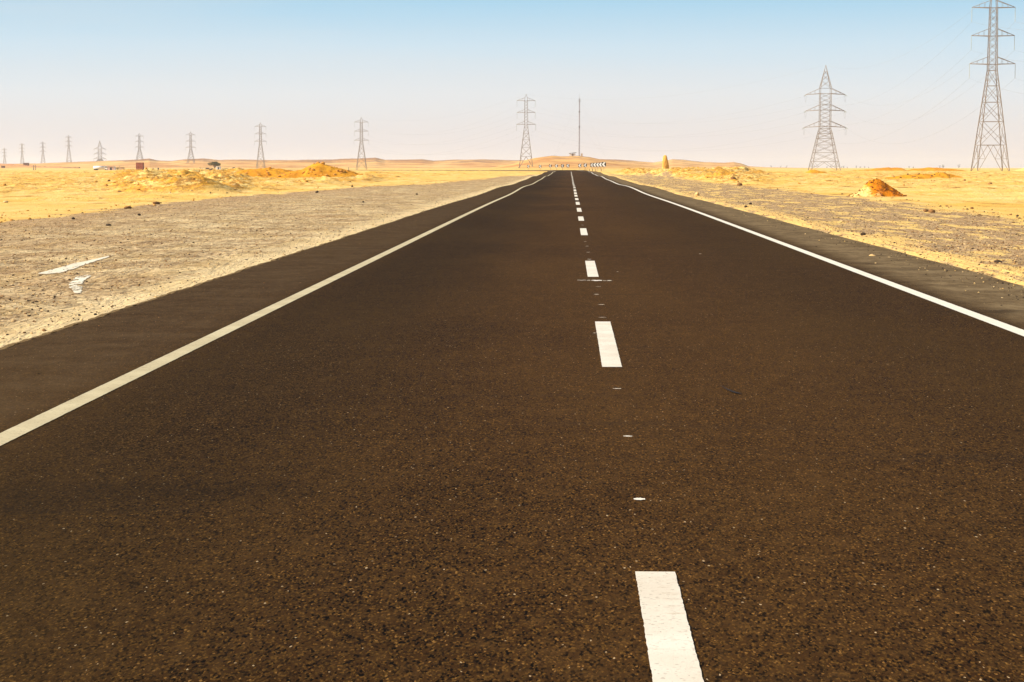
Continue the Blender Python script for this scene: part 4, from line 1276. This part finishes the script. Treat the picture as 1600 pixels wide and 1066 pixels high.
def dark_car(px, Y_, w, h, label, mat='black', lift=0):
    p = place(px, Y_) if not lift else find_ground(px, 263.4)
    w *= 1 if not lift else p[1] / Y_; t = thing('parked_car', p, label, 'car')
    g = MB(); x = w / 2
    prof = [(-x, .35), (-x, .85 * h * .6), (-x * .72, h * .62), (-x * .45, h), (x * .35, h), (x * .62, h * .62), (x * .96, h * .55), (x, .35)]
    V = [(a, -.8, b_) for a, b_ in prof] + [(a, .8, b_) for a, b_ in prof]; n = len(prof)
    g.add(V, [tuple(range(n)), tuple(range(2 * n - 1, n - 1, -1))] + [(i, i + n, (i + 1) % n + n, (i + 1) % n) for i in range(n)]); b0 = g.build('body', M[mat], t)
    g = MB(); g.box(-x * .42, x * .34, -.82, -.79, h * .66, h * .93); g.build('window', M['windowdark'], b0)
    for a in (-.6, .6):
        for y_ in (-.75, .75):
            g = MB(); wheel(g, a * x, y_, .34, .22); g.build('wheel', M['tyre'], t)
dark_car(324.5, DL - 10, 3.6, 1.5, 'dark brown car parked left of the acacia tree', 'brownbox')
dark_car(331.5, DL - 12, 3.0, 1.2, 'lower dark car parked under the acacia tree', 'black')
dark_car(365.5, 1500., 2.7, 1.2, 'small black car beyond the heaps right of the acacia tree', 'black', 1.2)
def water_tank():
    Y_ = DL + 60; p = place(218.8, Y_); zt = zrow(254.2, Y_, p[2]); zb_ = zrow(264.2, Y_, p[2])
    t = thing('water_tank', p, 'big rusty red ribbed tank on a pale plinth', 'tank')
    g = MB(); g.box(-2.15, 2.15, -2, 2, zb_, zt); body = g.build('tank_body', M['red'], t)
    for i in range(5):
        z_ = zb_ + (zt - zb_) * (i + .5) / 5
        g = MB(); g.box(-2.22, 2.22, -2.07, 2.07, z_ - .10, z_ + .10); g.build('rib', simple('rust_rib', (.42, .13, .06), .9, .2, 1) if i == 0 else bpy.data.materials['rust_rib'], body)
    g = MB(); g.box(-1.9, 1.9, -1.8, 1.8, -.4, zb_); g.build('plinth', M['beige'], t)
water_tank()
def carport():
    p = place(246, DL); t = thing('lean_to', p, 'thin lean-to roof on posts right of the red tank', 'lean-to')
    g = MB(); g.add([(-2.6, -1, 1.95), (.9, -1, 1.6), (.9, 1, 1.6), (-2.6, 1, 1.95), (-2.6, -1, 2.03), (.9, -1, 1.68), (.9, 1, 1.68), (-2.6, 1, 2.03)],
                   [(3, 2, 1, 0), (4, 5, 6, 7), (0, 1, 5, 4), (1, 2, 6, 5), (2, 3, 7, 6), (3, 0, 4, 7)]); g.build('roof', M['beige'], t)
    for x, h_ in ((-2.4, 1.93), (.7, 1.62)):
        g = MB(); g.bar((x, -.8, -.2), (x, -.8, h_), .12); g.build('post', M['roofgrey'], t)
    g = MB(); g.box(.1, .85, -.7, .7, 0, 1.5); g.build('water_drum', M['roofgrey'], t)
carport()

# brown bank of earth running down the slope at far left
def bank():
    pts = [find_ground(px, row) for px, row in ((-60, 255.5), (-20, 256.8), (0, 257.5), (20, 258.8), (38, 260.3), (55, 261.6), (75, 262.2), (100, 262.8), (128, 263.2))]
    V, Fs = [], []
    t = []
    for i in range(len(pts) - 1):
        for f in np.linspace(0, 1, 9)[:-1]: t.append(Vector(pts[i]).lerp(Vector(pts[i + 1]), float(f)))
    r_ = random.Random(4)
    for p in t:
        zg = hz(p.x, p.y); h = r_.uniform(.9, 1.5)
        V += [(p.x, p.y - 4, zg - .6), (p.x, p.y - 1.2, zg + h), (p.x, p.y + 1.2, zg + h), (p.x, p.y + 4, zg - .6)]
    for i in range(len(t) - 1):
        for j in range(3): Fs.append((i * 4 + j, i * 4 + 4 + j, i * 4 + 5 + j, i * 4 + 1 + j))
    o = mesh_obj('earth_bank', V, Fs, mat_rock('bank_earth', (.36, .17, .07), (.26, .12, .05), .3))
    tag(o, 'long thin brown bank of earth on the slope at far left', 'bank')
bank()

# ------------------------------------------------------------------ haze
HAZE_DENSITY = 0.00007
def haze():
    g = MB(); S = 16500
    g.box(-S, S, -S, S, -12, 75)
    m = bpy.data.materials.new('haze'); m.use_nodes = True; nt = m.node_tree
    for n in list(nt.nodes):
        if n.type == 'BSDF_PRINCIPLED': nt.nodes.remove(n)
    v = nt.nodes.new('ShaderNodeVolumePrincipled')
    v.inputs['Color'].default_value = (.86, .89, .95, 1); v.inputs['Density'].default_value = HAZE_DENSITY
    v.inputs['Anisotropy'].default_value = .2
    nt.links.new(v.outputs[0], nt.nodes['Material Output'].inputs['Volume'])
    o = g.build('haze', m); tag(o, None, None, None, 'stuff')
    o['label'] = 'pale dusty air over the whole desert'
haze()
